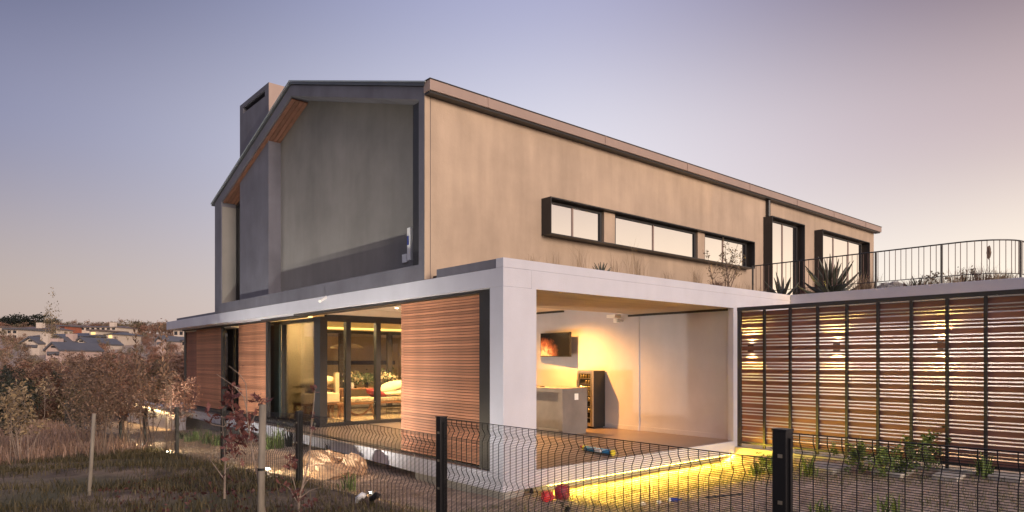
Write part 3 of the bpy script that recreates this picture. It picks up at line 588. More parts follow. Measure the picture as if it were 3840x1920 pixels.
def panel(y0, z0, y1, z1):
    V = []; Q = []
    def bar(p, q, r):
        p = np.array(p); q = np.array(q); d = q - p; d = d / np.linalg.norm(d); a = np.cross(d, [1, 0, 0]) if abs(d[0]) < .9 else np.cross(d, [0, 0, 1]); a = a / np.linalg.norm(a); b = np.cross(d, a); k = len(V)
        for e_ in (p, q):
            for s, t in ((1, 1), (-1, 1), (-1, -1), (1, -1)): V.append(e_ + r * (a * s + b * t) * .707)
        for i in range(4): Q.append((k + i, k + (i + 1) % 4, k + 4 + (i + 1) % 4, k + 4 + i))
    n = int(abs(y1 - y0) / .0762)
    for i in range(n + 1):
        y = y0 + (y1 - y0) * (i + .5) / (n + 1); zt = z0 + (z1 - z0) * (i + .5) / (n + 1)
        for (a, xa), (b, xb) in zip(prof, prof[1:]): bar((XF + xa, y, zt + a), (XF + xb, y, zt + b), .003)
    k = 0
    while k * .0127 < 1.2:
        dz = -k * .0127; x = float(np.interp(dz, pz, px_)); bar((XF + x - .004, y0, z0 + dz), (XF + x - .004, y1, z1 + dz), .0023 if k else .0045); k += 1
    return np_obj('wire_panel', V, Q, FENCEM, fc)
for a in ((-8.74, 1.235, -5.56, 1.227), (-5.44, 1.073, -2.21, 1.09), (-2.11, .925, 1.02, .943), (1.12, .935, 4.03, .80), (4.13, .80, 6.80, .70), (6.90, .68, 9.41, .54), (9.51, .53, 11.98, .36), (12.08, .34, 15.05, .28), (15.15, .27, 18.15, .20), (18.25, .19, 21.25, .13)): panel(*a)
# wooden stakes
for (ut, vt, ub, vb, d, r, lab, nm) in ((985, 1517, 978, 1960, 6.55, .035, 'thick weathered wooden stake supporting the red-leaved sapling', 'wooden_stake'), (353, 1551, 331, 1925, 8.2, .022, 'thin leaning wooden stake in the grass on the left', 'wooden_stake')):
    p, q = at(ut, vt, d), at(ub, vb, d); dirv = (q - p).normalized(); q = q + dirv * .35
    t = thing(nm, lab, 'stake', (q.x, q.y, q.z), 'wooden stakes'); MB().tube([p, p.lerp(q, .5), q], r, 10).build('pole', STAKEW, t, smooth=True)
    if r > .03: 
        c = p.lerp(q, .42); MB().tube([c + Vector((0, 0, .012)), c - Vector((0, 0, .012))], r + .004, 10).build('rubber_tie', BLK, t)
# spike lights
for i, (u, v, zg, en, lab) in enumerate(((1003, 1759, -.17, 60, 'glaring garden spike light behind the wooden stake'), (628, 1694, -.28, 40, 'garden spike light between the second and third far fence posts'), (530, 1668, -.38, 40, 'garden spike light farthest along the mesh fence'), (1388, 1850, -.08, 13, 'added garden spike light in the lawn near the corner post'))):  # the last one is an added lamp to brighten column and shutter
    d0 = (EYE.z - zg) * F / (v - HZ); p = at(u, v, d0); t = thing('garden_spike_light', lab, 'lamp', (p.x, p.y, gzf(p.x, p.y)), 'garden spike lights')
    MB().tube([(p.x, p.y, gzf(p.x, p.y) - .05), (p.x, p.y, p.z - .03)], .012, 6).build('spike', BLK, t); MB().tube([p + Vector((.06, .02, -.05)), p + Vector((.0, .0, .0))], [.03, .04], 10).build('housing', BLK, t)
    MB().lathe([((.045, .02, .02, .008)[i], 0), ((.045, .02, .02, .008)[i], .01), (.012, .02)], (p.x, p.y, p.z), 10).build('lamp_face', SPOTW, t)
    lamp('spike_light', 'SPOT', p + Vector((0, 0, .04)), en * 8, (1, .95, .84), t, target=(0.2, p.y + .3, 1.7), spot_size=R(112), spot_blend=.8, shadow_soft_size=.03)
    lamp('spike_spill', 'POINT', p + Vector((.05, -.05, .06)), (60, 22, 22, 12)[i], (1, .80, .52), t, shadow_soft_size=.03)
# low garden wall with led coping beyond the deck
lw = thing('low_garden_wall', 'low wall with glowing strip light coping beyond the far deck end', 'wall', (.2, 22, -1))
P0, P1 = Vector((-.30, 16.1, 0)), Vector((.14, 25.6, 0)); nn = Vector((1, -.04, 0))
def seg(o0, o1, z0, z1, m, nm):
    MB().prism([((P0 + nn * o0).x, P0.y), ((P1 + nn * o0).x, P1.y), ((P1 + nn * o1).x, P1.y), ((P0 + nn * o1).x, P0.y)], z0, z1, 'z').build(nm, m, lw)
seg(.05, .35, -1.6, -.19, WHITE, 'wall'); seg(.03, .5, -.12, -.07, PLINTH, 'coping'); seg(.0, .045, -.188, -.122, LED_W, 'led_strip')
for i in range(6):
    c = P0.lerp(P1, (i + .5) / 6); lamp('coping_light', 'AREA', (c.x + .03, c.y, -.20), 14, (1, .66, .28), lw, target=(c.x - .3, c.y, -1), shape='RECTANGLE', size=1.6, size_y=.03)
for i in range(5):
    y = -.9 - i * 1.4
    lamp('strip_light', 'AREA', (7.5, y, 2.66), 17, (1, .78, .55), yw, target=(8.6, y, .7), shape='RECTANGLE', size=1.3, size_y=.05, spread=R(110))  # unseen lamps added to wash the yard wall evenly
box(7.46, 7.50, -7.3, .1, 2.67, 2.71).build('hidden_wash_bar', DARK, yw)  # added bar, hidden behind the screen, to carry the wash lamps
# ================================================================== roof garden
RL = thing('roof_railing', 'thin dark curved balustrade round the roof garden', 'railing', (8.6, -1.5, 3.115))
path = [(8.62, 1.0), (8.62, -3.25)] + [(9.47 - .85 * math.cos(t), -3.25 - .85 * math.sin(t)) for t in np.linspace(.15, 1.57, 12)] + [(12.5, -4.10)]
path = [Vector((a, b, 0)) for a, b in path]
MB().tube([p + Vector((0, 0, 3.885)) for p in path], .014, 8).build('top_rail', DARK, RL); MB().tube([p + Vector((0, 0, 3.26)) for p in path], .008, 6).build('bottom_rail', DARK, RL)
def along(path, step):
    out = []; acc = 0
    for a, b in zip(path, path[1:]):
        Ld = (b - a).length
        while acc < Ld: out.append(a.lerp(b, acc / Ld)); acc += step
        acc -= Ld
    return out
bal = MB().tube([(0, 0, 3.26), (0, 0, 3.88)], .0065, 5).mesh('baluster', mat('rust_brown_rod', (.11, .045, .035), .5))
for p in along(path, .105):
    o = bpy.data.objects.new('baluster', bal); COL.objects.link(o); put(o, RL); o.location = (p.x + rnd.uniform(-.01, .01), p.y + rnd.uniform(-.012, .012), 0)
for p in ((8.62, .98), (8.62, -1.78), (8.62, -2.98), (9.3, -4.085), (11.6, -4.1)): MB().tube([(p[0], p[1], 3.10), (p[0], p[1], 3.885)], .022, 8).build('post', DARK, RL)
WOODB = mat('bark', (.17, .12, .09), .9, var=.3, scale=12, bump=.4); WOODP = mat('pale_bark', (.26, .20, .16), .9, var=.3, scale=10)
def tree_geo(seed, h, spread, nst, nleaf, leaf, tilt=.35, asp=.45, bare=.25, sub=6, thick=.022, zlow=.15):
    q = np.random.default_rng(seed); wood = MB(); tips = []
    for s in range(nst):
        az = q.uniform(0, 6.28); tl = q.uniform(.1, 1) * tilt; hh = h * q.uniform(.7, 1.0)
        p = Vector((q.normal() * .04 * nst ** .5, q.normal() * .04 * nst ** .5, -.1)); d = Vector((math.cos(az) * tl, math.sin(az) * tl, 1)).normalized()
        pts = [p]; n = 7
        for i in range(n):
            d = (d + Vector((q.normal() * .10, q.normal() * .10, .05))).normalized(); p = p + d * (hh / n); pts.append(p)
        wood.tube(pts, [thick * h * .5 * (1 - .8 * i / n) for i in range(n + 1)], 5, False)
        for k in range(sub):
            t = q.uniform(zlow, .95); i = min(int(t * n), n - 1); b = pts[i].lerp(pts[i + 1], t * n - i); az2 = q.uniform(0, 6.28); ln = spread * q.uniform(.4, 1) * (1.15 - .7 * t)
            d2 = Vector((math.cos(az2), math.sin(az2), q.uniform(.5, 1.5))).normalized(); m = b + d2 * ln * .5 + Vector((q.normal(), q.normal(), q.normal())) * .05 * ln; e_ = m + (d2 + Vector((0, 0, .35))).normalized() * ln * .5
            wood.tube([b, m, e_], [thick * h * .18, thick * h * .11, thick * h * .04], 4, False); tips.append((b, m, e_, ln))
        tips.append((pts[-3], pts[-2], pts[-1], spread * .4))
    C = []
    for i in range(nleaf):
        b, m, e_, ln = tips[q.integers(len(tips))]; t = q.uniform(bare, 1.05)
        p = b.lerp(m, t * 2) if t < .5 else m.lerp(e_, (t - .5) * 2); C.append(np.array(p) + q.normal(size=3) * ln * .13)
    V, Fq = cards(C, leaf, q, asp=asp); return wood, V, Fq
def add_tree(name, label, cat, loc, geo, wm, lm, group=None, leafname='crown', woodname='trunk', rz=0, sc=1.0):
    t = thing(name, label, cat, loc, group); t.rotation_euler = (0, 0, rz); t.scale = (sc,) * 3 if isinstance(sc, float) else sc
    wme, lme = geo
    for nm, me in ((woodname, wme), (leafname, lme)):
        o = bpy.data.objects.new(nm, me); COL.objects.link(o); o.parent = t
    return t
def geo_mesh(args, wm, lm, **k):
    wo, V, Fq = tree_geo(*args, **k); wme = wo.mesh('branches', wm)
    me = bpy.data.meshes.new('leaves'); me.from_pydata(V.tolist(), [], Fq.tolist()); me.update(); me.materials.append(lm); return wme, me
BRZ = leafmat('bronze_leaves', (.11, .068, .048), (.40, .255, .17)); BRZ2 = leafmat('russet_leaves', (.15, .075, .052), (.40, .22, .145)); OLV = leafmat('olive_leaves', (.085, .07, .042), (.28, .21, .12)); PALE = leafmat('pale_dry_leaves', (.12, .085, .05), (.38, .28, .16)); DGRN = leafmat('dark_evergreen_leaves', (.014, .019, .013), (.05, .055, .035)); REDL = leafmat('red_brown_leaves', (.06, .018, .018), (.24, .10, .085), trans=.35); GREEN = leafmat('garden_green_leaves', (.06, .10, .025), (.22, .30, .09), trans=.35); STRAW = leafmat('straw_blades', (.22, .155, .09), (.52, .38, .24), trans=.3)
# shrub, aloes, grasses on the roof
gm = geo_mesh((101, 1.32, .5, 7, 420, .055), WOODB, OLV, tilt=.42, sub=6, thick=.02, zlow=.3)
add_tree('roof_shrub', 'twiggy upright shrub in front of the long window', 'shrub', (6.35, .35, 3.04), gm, WOODB, OLV)
def blades(C, h, wdt, q, lean=.35, seg=2, dirs=None):
    C = np.asarray(C, float); n = len(C); az = q.uniform(0, 6.28, n); d = np.stack([np.cos(az), np.sin(az), np.zeros(n)], 1); s = np.stack([-np.sin(az), np.cos(az), np.zeros(n)], 1)
    hh = (h * q.uniform(.5, 1.2, n))[:, None]; ln = lean * q.uniform(.2, 1.4, n)[:, None]; up = np.array([0, 0, 1.])
    b0 = C - s * wdt / 2; b1 = C + s * wdt / 2; m = C + up * hh * .6 + d * hh * ln * .35; m0 = m - s * wdt * .38; m1 = m + s * wdt * .38; tip = C + up * hh * (1 - .25 * ln) + d * hh * ln
    V = np.stack([b0, b1, m1, m0, tip], 1).reshape(-1, 3); k = np.arange(n)[:, None] * 5
    return V, np.concatenate([k + [0, 1, 2], k + [0, 2, 3], k + [3, 2, 4]], 0)
def aloe(name, label, loc, h, n, seed, m=None):
    q = np.random.default_rng(seed); t = thing(name, label, 'aloe', loc); mb = MB()
    for i in range(n):
        az = i * 2.4; el = .15 + 1.2 * (i / n); d = Vector((math.cos(az) * math.cos(el), math.sin(az) * math.cos(el), math.sin(el))); L_ = h * q.uniform(.75, 1.05); b = Vector((0, 0, h * .25 * i / n))
        pts = [b, b + d * L_ * .35, b + d * L_ * .7 + Vector((0, 0, .06 * h)), b + d * L_ + Vector((0, 0, .2 * h * math.cos(el)))]
        L2 = [.05 * h, .06 * h, .04 * h, .004]; mb.tube([p + Vector(loc) for p in pts], L2, 5)
    mb.build('leaf_rosette', m or mat(name + '_leaf', (.07, .075, .05), .5, var=.2), t); MB().tube([Vector(loc), Vector(loc) + Vector((0, 0, .35 * h))], .06 * h, 8).build('stem', WOODB, t); return t
aloe('aloe', 'large spiky aloe in front of the roof terrace sliding doors', (8.95, -.72, 3.0), .78, 26, 5); aloe('small_aloe', 'narrow upright aloe beside the downpipe door', (8.95, .42, 3.0), .6, 12, 6)
aloe('agave', 'small dark spiky plant on the terrace roof edge below the long window', (2.35, .22, 3.04), .24, 14, 8)
def tuft(name, label, loc, n, h, wdt, spread, m, seed, lean=.5, cat='grass tuft', group=None):
    q = np.random.default_rng(seed); C = np.array(loc) + np.concatenate([q.normal(size=(n, 2)) * spread, np.zeros((n, 1))], 1); V, Fq = blades(C, h, wdt, q, lean)
    o = np_obj(name, V - np.array(loc), Fq, m, label=label, cat=cat, group=group); o.location = loc; return o
RUST = leafmat('rust_blades', (.12, .05, .035), (.30, .15, .10))
tuft('rust_grass', 'low rust-brown tuft left of the twiggy roof shrub', (5.95, .28, 3.04), 260, .26, .006, .07, RUST, 31, .9)
TLAB = 'wispy dry grass on the terrace roof edge, %s tuft from the white corner'
for i, (x, y, h) in enumerate(((.9, .3, .28), (1.35, .35, .36), (2.15, .5, .62), (2.8, .3, .5), (3.35, .35, .75), (3.6, .4, .6), (4.3, .3, .3), (5.3, .35, .55), (5.6, .5, .5), (6.8, .3, .25), (7.4, .35, .35), (7.9, .4, .32))):
    tuft('dry_grass_tuft', TLAB % (('first', 'second', 'third', 'fourth', 'fifth', 'sixth', 'seventh', 'eighth', 'ninth', 'tenth', 'eleventh', 'last')[i]), (x, y, 3.045), 46, h, .004, .05, STRAW, 200 + i, .45, group='dry grass tufts on the terrace roof')
for i, (x, y, h) in enumerate(((8.95, -.2, .4), (8.95, -1.35, .55), (8.98, -1.5, .5), (9.0, -2.3, .35), (9.0, -2.7, .4), (9.0, -3.1, .45), (9.1, -3.45, .5), (9.3, -3.7, .45), (9.6, -3.85, .4))):
    tuft('roof_garden_grass', 'dry grass clump behind the roof railing, %s from the doors' % ('first', 'second', 'third', 'fourth', 'fifth', 'sixth', 'seventh', 'eighth', 'ninth')[i], (x, y, 2.975), 170, h, .009, .11, STRAW if i % 3 else RUST, 230 + i, .55, group='dry grass clumps behind the roof railing')
blob((8.98, -1.95, 3.12), (.22, .28, .14), 77, 14, 9).build('roof_rock', STONE, None, label='pale angular rock behind the railing next to the roof corner', cat='rock')
aloe('roof_succulent', 'small spiky succulent behind the railing right of the pale rock', (9.0, -2.45, 2.975), .32, 16, 9)
for i, (x, y, h, lab) in enumerate(((9.0, -2.62, .55, 'leafy shrub behind the railing left of its middle post'), (9.05, -3.3, .6, 'leafy shrub behind the railing right of its middle post'), (9.5, -3.75, .5, 'leafy shrub where the railing curves away'))):
    gm = geo_mesh((150 + i, h, .28, 6, 200, .06), WOODB, OLV, tilt=.5, sub=5, thick=.012); add_tree('roof_garden_shrub', lab, 'shrub', (x, y, 2.975), gm, WOODB, OLV, group='shrubs behind the roof railing', woodname='stems', leafname='leaves')
fs = thing('flower_spike', 'tall dark flower spike standing behind the railing near its curve', 'flower', (9.1, -3.62, 2.975)); MB().tube([(9.1, -3.62, 2.97), (9.12, -3.64, 3.5), (9.1, -3.63, 3.78)], [.008, .006, .004], 5).build('stem', WOODB, fs); blob((9.1, -3.63, 3.70), (.04, .04, .13), 88, 10, 8, amp=.2).build('flower_head', WOODB, fs)
# ================================================================== garden planting
def strap(label, u, v, zg, n, h, seed, m=GREEN, nm='strappy_plant', sp=.06):
    d0 = (EYE.z - zg) * F / (v - HZ); p = at(u, v, d0); z0 = gzf(p.x, p.y); return tuft(nm, label, (p.x, p.y, z0 - .02), n, h, .028, sp, m, seed, .55, 'plant')
strap('agapanthus clump right of the big fence post', 3035, 1775, -.2, 34, .42, 301); strap('clump of strap leaves by the fence bottom, lower right', 3075, 1915, -.2, 26, .32, 302); strap('strap-leaved plant low behind the mesh right of centre', 3330, 1915, -.2, 26, .34, 303); strap('leafy clump beside the pale stepping stones, far right', 3690, 1800, -.2, 34, .40, 304); strap('green clump below the slatted screen left of the fence post', 2840, 1760, -.25, 30, .26, 305)
for i, (u, v, h) in enumerate(((1040, 1665, .55), (1085, 1660, .60), (1120, 1640, .5), (1235, 1690, .32), (1010, 1668, .45))): strap(('dark strappy plant left of the second fence post', 'tallest strappy plant against the deck', 'strappy plant directly left of the flat rock', 'short strappy plant behind the large flat rock', 'strappy plant right beside the thick stake')[i], u, v, -.3, 30, h, 310 + i, DGRN if i % 2 else GREEN, 'deck_edge_plant').__setitem__('group', 'strappy plants against the deck')
for i, (u, v, h) in enumerate(((690, 1630, .3), (735, 1640, .34), (780, 1660, .36), (820, 1668, .34), (710, 1650, .28))): strap('lit green clump along the far deck, %s from the left' % ('first', 'third', 'fourth', 'fifth', 'second')[i], u, v, -.38, 40, h, 320 + i, GREEN, 'lit_green_clump').__setitem__('group', 'green clumps along the far deck')
strap('upright strappy plant behind the standpipes', 1300, 1840, -.2, 20, .30, 330)
for i, (u, v, h, lab) in enumerate(((3215, 1775, .62, 'tall leafy weed against the slatted screen, left of three'), (3330, 1785, .55, 'bushy leafy weed in the middle of the screen bed'), (3410, 1790, .68, 'leafy weed right of the bushy one against the screen'), (3480, 1770, .75, 'thin tall weed under the sixth screen post'), (2890, 1755, .4, 'scrambling weed on the yellow lit bed by the kerb'))):
    d0 = (EYE.z + .2) * F / (v - HZ); p = at(u, v, d0); gm = geo_mesh((400 + i, h * 1.15, .28, 7, 560, .07), WOODP, GREEN, tilt=.5, sub=6, thick=.012)
    add_tree('leafy_weed', lab, 'weed', (p.x, p.y, gzf(p.x, p.y)), gm, WOODP, GREEN, woodname='stems', leafname='leaves')
d0 = 7.2; p = at(2160, 1900, d0); gm = geo_mesh((420, .62, .12, 1, 26, .10), WOODP, DGRN, tilt=.1, sub=4, thick=.012); add_tree('young_seedling', 'thin dark seedling rising behind the mesh by the red bag', 'plant', (p.x, p.y, gzf(p.x, p.y)), gm, WOODP, DGRN, woodname='stem', leafname='leaves')
# stepping stones
for i, (x, y, a, b, lab) in enumerate(((5.25, -2.25, .8, .6, 'largest pale paver below the screen'), (5.5, -3.2, .7, .5, 'pale paver between the leafy weeds'), (5.65, -3.95, .6, .4, 'narrow pale paver right of the leafy weeds'), (6.0, -4.6, .5, .45, 'small pinkish paver at the far right'), (5.3, -1.25, .8, .5, 'pale paver nearest the terrace corner'))):
    z0 = gzf(x, y); MB().prism([(x - a / 2, y - b / 2), (x + a / 2 - .05, y - b / 2 + .03), (x + a / 2, y + b / 2), (x - a / 2 + .06, y + b / 2 - .04)], z0 - .03, z0 + .06, 'z').build('paver', STONE, None, .01, label=lab, cat='paver', group='pavers below the slatted screen')
# grasses (nobody could count them)
def scatter(n, x0, x1, y0, y1, q, keep=None):
    C = np.stack([q.uniform(x0, x1, n), q.uniform(y0, y1, n)], 1)
    if keep is not None: C = C[keep(C[:, 0], C[:, 1])]
    return np.concatenate([C, gz(C[:, 0], C[:, 1])[:, None] - .005], 1)
def patchy(q):
    ph = q.uniform(0, 6, 4); return lambda x, y: (np.sin(x * 1.3 + ph[0]) + np.sin(y * 1.1 + ph[1]) + np.sin((x + y) * 2.3 + ph[2]) + q.normal(size=len(x)) * .9) > -.3
q = np.random.default_rng(501)
V, Fq = blades(scatter(26000, -2.5, 6.1, -6.5, -.05, q, patchy(q)), .05, .006, q, .9); np_obj('dry_lawn', V, Fq, STRAW, label='short dry lawn between fence and terrace', cat='grass', kind='stuff')
V, Fq = blades(scatter(16000, -2.5, -.15, -.1, 16, q, patchy(q)), .06, .008, q, .9); np_obj('dry_lawn_strip', V, Fq, STRAW, label='dry lawn strip along the white deck', cat='grass', kind='stuff')
V, Fq = blades(scatter(15000, -2.4, 6.0, -6.5, -.1, q, patchy(q)), .09, .007, q, .8); np_obj('green_lawn_patches', V, Fq, leafmat('lawn_blades', (.07, .08, .03), (.26, .24, .10), trans=.3), label='greener lawn blades between fence and terrace', cat='grass', kind='stuff')
MIXG = leafmat('verge_blades', (.035, .035, .014), (.17, .13, .06), trans=.3)
V, Fq = blades(scatter(60000, -9, -2.6, -5, 9, q, patchy(q)), .13, .009, q, .8); np_obj('verge_grass', V, Fq, MIXG, label='rough dark green and brown verge grass outside the fence', cat='grass', kind='stuff')
V, Fq = blades(scatter(60000, -12, 3, 8.5, 44, q, lambda x, y: (x < -2.7) | (y > 27.6)), .30, .02, q, .6); np_obj('straw_field', V, Fq, leafmat('straw_field_blades', (.24, .15, .10), (.50, .33, .24), trans=.3), label='pinkish straw grass field beyond the verge', cat='grass', kind='stuff')
# ================================================================== shrubs and trees on the left
def ground_at(u, d):
    p = EYE + d * (FWD + RGT * ((u - 1920) / F)); return (p.x, p.y, gzf(p.x, p.y))
sh = [(391, 13.3, 2.2, 1.0, 12, 2900, .065, BRZ, .42, 'bronze-leaved multi-stem shrub standing behind the thin leaning stake'),
      (466, 16.4, 2.15, .8, 8, 2000, .08, BRZ2, .3, 'russet shrub between the bronze shrub and the fence corner'),
      (556, 14.8, 2.25, .8, 8, 1700, .075, BRZ, .30, 'shrub with pale lit lower leaves in front of the glowing coping'),
      (655, 17.6, 1.9, .8, 7, 1800, .08, BRZ2, .42, 'low russet shrub at the far end of the deck'),
      (290, 16.5, 1.9, 0.95, 9, 1900, .07, OLV, .42, 'olive-brown shrub left of the bronze shrub'),
      (62, 13.4, 2.0, .75, 9, 1100, .085, PALE, .34, 'thin shrub with pale dry leaves at the left edge'),
      (5, 15.5, 2.2, 1.0, 9, 3600, .09, DGRN, .45, 'dark evergreen shrub at the very left edge')]
for i, (u, d, h, sp_, ns, nl, lf, lm, tl, lab) in enumerate(sh):
    gm = geo_mesh((600 + i, h, sp_, ns, nl, lf), WOODB if lm is not PALE else WOODP, lm, tilt=tl, sub=9, thick=.011, zlow=.34, asp=.42)
    add_tree('leafy_shrub', lab, 'shrub', ground_at(u, d), gm, WOODB, lm, group='shrubs left of the house')
# spiky leafy shoots rising above the shrubs
for i, (u, v, d, lab) in enumerate(((505, 1222, 14.0, 'spiky leafy shoot left of the tallest shoot'), (602, 1216, 14.8, 'tallest spiky leafy shoot against the sky by the roof corner'), (622, 1262, 15.0, 'shorter spiky shoot right of the tallest one'))):
    p = at(u, v, d); g0 = gzf(p.x, p.y); t = thing('leafy_shoot', lab, 'shoot', (p.x, p.y, g0), 'spiky shoots among the shrubs')
    q = np.random.default_rng(650 + i); b = Vector((p.x + .12, p.y, g0)); top = p
    MB().tube([b, b.lerp(top, .5) + Vector((.05, 0, 0)), top], [.014, .009, .004], 5).build('stem', WOODB, t); mb = MB()
    for k in range(46):
        s_ = .55 + .45 * k / 46; c = b.lerp(top, s_); az = k * 2.4; dv = Vector((math.cos(az) * .75, math.sin(az) * .75, .8)).normalized(); L_ = .17 * (1.25 - .7 * (k / 46)); sdv = dv.cross(Vector((0, 0, 1))).normalized() * .022
        mb.add([c, c + dv * L_ * .5 + sdv, c + dv * L_, c + dv * L_ * .5 - sdv], [(0, 1, 2, 3)])
    mb.build('leaves', BRZ, t)
# bushes filling the slope
pro = []
for i, (lm, h) in enumerate(((BRZ, 3.6), (BRZ2, 3.4), (OLV, 4.0), (BRZ, 4.6), (PALE, 3.2), (DGRN, 4.2))): pro.append(geo_mesh((700 + i, h, 1.25, 10, 4600, .17), WOODB, lm, tilt=.5, sub=12, thick=.010, zlow=.12, asp=.26))
kn_ = ['dense bronze bush', 'russet bush', 'olive-brown bush', 'tall bronze bush', 'pale dry bush', 'dark evergreen bush']
spots = [(45, 30, 5), (-30, 27, 5), (110, 35, 1), (175, 37, 0), (245, 36, 2), (315, 34, 3), (395, 33, 0), (465, 34, 1), (535, 35, 2), (610, 36, 0), (680, 37, 1), (20, 41, 1), (90, 43, 0), (160, 45, 2), (225, 44, 4), (300, 43, 1), (380, 42, 2), (450, 44, 0), (525, 43, 3), (600, 45, 1), (690, 46, 2), (50, 52, 3), (130, 54, 1), (210, 53, 4), (290, 55, 2), (370, 54, 1), (455, 55, 2), (545, 54, 1), (640, 56, 3), (720, 55, 0)]
ORD = ('first', 'second', 'third', 'fourth', 'fifth', 'sixth', 'seventh', 'eighth', 'ninth', 'tenth', 'eleventh', 'twelfth')
def row(d): return 0 if d < 39 else (1 if d < 49 else 2)
for i, (u, d, k) in enumerate(spots):
    loc = ground_at(u, d); vtop = (1338 if u < 335 else 1306) + rnd.uniform(-16, 16); want = at(u, vtop, d).z - loc[2]; hh = (3.6, 3.4, 4.0, 4.6, 3.2, 4.2)[k]
    ordn = sorted(s_ for s_ in spots if row(s_[1]) == row(d)).index((u, d, k))
    add_tree('slope_bush', '%s, %s from the left in the %s row of the slope' % (kn_[k], ORD[ordn], ('nearest', 'middle', 'farthest')[row(d)]), 'bush', loc, pro[k], WOODB, None, group='bushes on the slope', rz=rnd.uniform(0, 6.28), sc=(1.2 * want / hh, 1.25 * want / hh, want / hh * 1.02))
# ================================================================== hillside suburb
CREAMW = mat('cream_wall', (.55, .47, .40), .85, var=.06); PINKW = mat('pinkish_wall', (.48, .36, .32), .85, var=.08); SLATER = mat('slate_roof', (.095, .095, .11), .6, var=.12, scale=.6); BROWNR = mat('brown_roof', (.15, .11, .10), .7, var=.15, scale=.6); DWIN = mat('dark_window', (.03, .032, .04), .15, var=.1); REDW = mat('brick_red_wall', (.30, .10, .06), .85)
def house(u0, u1, vt, vb, d, kind, wm, rm, lab, wins=3, chim=None, lit=(), depth=8, two=False):
    c0 = at((u0 + u1) / 2, vb, d); wd = (u1 - u0) * d / F; ht = (vb - vt) * d / F; gz0 = min(gzf(c0.x, c0.y), c0.z) - .5
    t = thing('hillside_house', lab, 'house', (c0.x, c0.y, gz0), 'houses on the far hillside'); yaw = math.atan2(RGT.y, RGT.x)
    Rm = Matrix.Translation(Vector((c0.x, c0.y, 0))) @ Matrix.Rotation(yaw, 4, 'Z')
    def bl(nm, mb, m, par=None):
        mb.v = [tuple(Rm @ Vector(v)) for v in mb.v]; o = mb.build(nm, m, t if par is None else par)
        return o
    zb = c0.z; w2 = wd / 2; eave = zb + ht * (.5 if kind == 'gable' else (.62 if kind == 'side' else 1))
    if kind == 'gable':
        bl('wall', MB().prism([(-w2, gz0), (w2, gz0), (w2, eave), (0, zb + ht), (-w2, eave)], 0, depth, 'y'), wm)
        o_ = .06 * wd; k = (zb + ht - eave) / w2
        bl('roof', MB().prism([(-w2 - o_, eave - k * o_), (0, zb + ht), (w2 + o_, eave - k * o_), (w2 + o_, eave - k * o_ + .18), (0, zb + ht + .2), (-w2 - o_, eave - k * o_ + .18)], -.4, depth + .3, 'y'), rm)
        bl('window', box(-.25, .25, -.06, -.01, eave + .35 * (zb + ht - eave), eave + .62 * (zb + ht - eave)), DWIN); bl('lintel_band', box(-w2 * .8, w2 * .8, -.12, -.01, eave - .5, eave - .15), SLATER)
    elif kind == 'side':
        bl('wall', box(-w2, w2, 0, depth, gz0, eave), wm); k = ht * .38
        bl('roof', MB().add([(-w2 - .4, -.5, eave), (w2 + .4, -.5, eave), (w2 + .4, depth + .5, eave), (-w2 - .4, depth + .5, eave), (-w2 + .12 * wd, depth / 2, zb + ht), (w2 - .12 * wd, depth / 2, zb + ht)], [(0, 1, 5, 4), (1, 2, 5), (2, 3, 4, 5), (3, 0, 4), (3, 2, 1, 0)]), rm)
    else:
        bl('wall', box(-w2, w2, 0, depth, gz0, eave), wm); bl('roof', box(-w2 - .3, w2 + .3, -.5, depth + .3, eave, eave + .25), rm)
    fl = 2 if two else 1; hgt = (eave - zb) / fl
    for f_ in range(fl):
        for i in range(wins):
            x = -w2 + wd * (i + .5) / wins; ww = wd / wins * .28; z0_ = zb + hgt * f_ + hgt * .25; z1_ = zb + hgt * f_ + hgt * .8
            bl('window', box(x - ww, x + ww, -.07, -.01, z0_, z1_), WINLIT if (f_ * wins + i) in lit else DWIN)
    if chim is not None: bl('chimney', box(chim * wd - .5, chim * wd + .5, 1, 2, eave - 1, zb + ht + .6), wm)
    return t
house(25, 66, 1236, 1272, 105, 'flat', CREAMW, SLATER, 'pale flat-roofed house at the left of the hillside', 2, two=True)
house(51, 165, 1221, 1254, 122, 'side', CREAMW, BROWNR, 'broad two-storey cream house with brown hipped roof', 6, .2)
house(123, 200, 1248, 1282, 100, 'side', CREAMW, SLATER, 'white two-storey house with dark windows below the cream house', 4, None, (2,))
house(81, 148, 1267, 1310, 88, 'gable', CREAMW, SLATER, 'left gabled house just above the bushes', 2, .45)
house(172, 229, 1287, 1340, 80, 'gable', PINKW, SLATER, 'pinkish gabled house lowest on the slope', 2, -.35)
house(208, 264, 1267, 1315, 92, 'gable', PINKW, SLATER, 'gabled house with a square chimney right of the pine', 2, .1)
house(219, 338, 1245, 1290, 104, 'side', SLATER, SLATER, 'long house with a large slate-blue roof', 4, None)
house(276, 333, 1269, 1310, 94, 'gable', CREAMW, SLATER, 'white gabled house in front of the slate-blue roof', 2)
house(336, 364, 1241, 1290, 106, 'flat', CREAMW, BROWNR, 'narrow house with glowing windows', 1, None, (0, 1), two=True)
house(360, 425, 1242, 1272, 108, 'side', CREAMW, SLATER, 'slate-roofed house right of the glowing windows', 3, None, (2,))
house(300, 436, 1219, 1240, 140, 'side', CREAMW, BROWNR, 'long low white house near the ridge', 7, .3)
house(224, 247, 1224, 1243, 135, 'flat', REDW, SLATER, 'small brick-red house near the ridge', 1)
house(251, 274, 1219, 1240, 138, 'gable', CREAMW, BROWNR, 'small white gabled house near the ridge', 1)
house(158, 194, 1217, 1240, 138, 'gable', CREAMW, BROWNR, 'white gabled house behind the tall pine', 1)
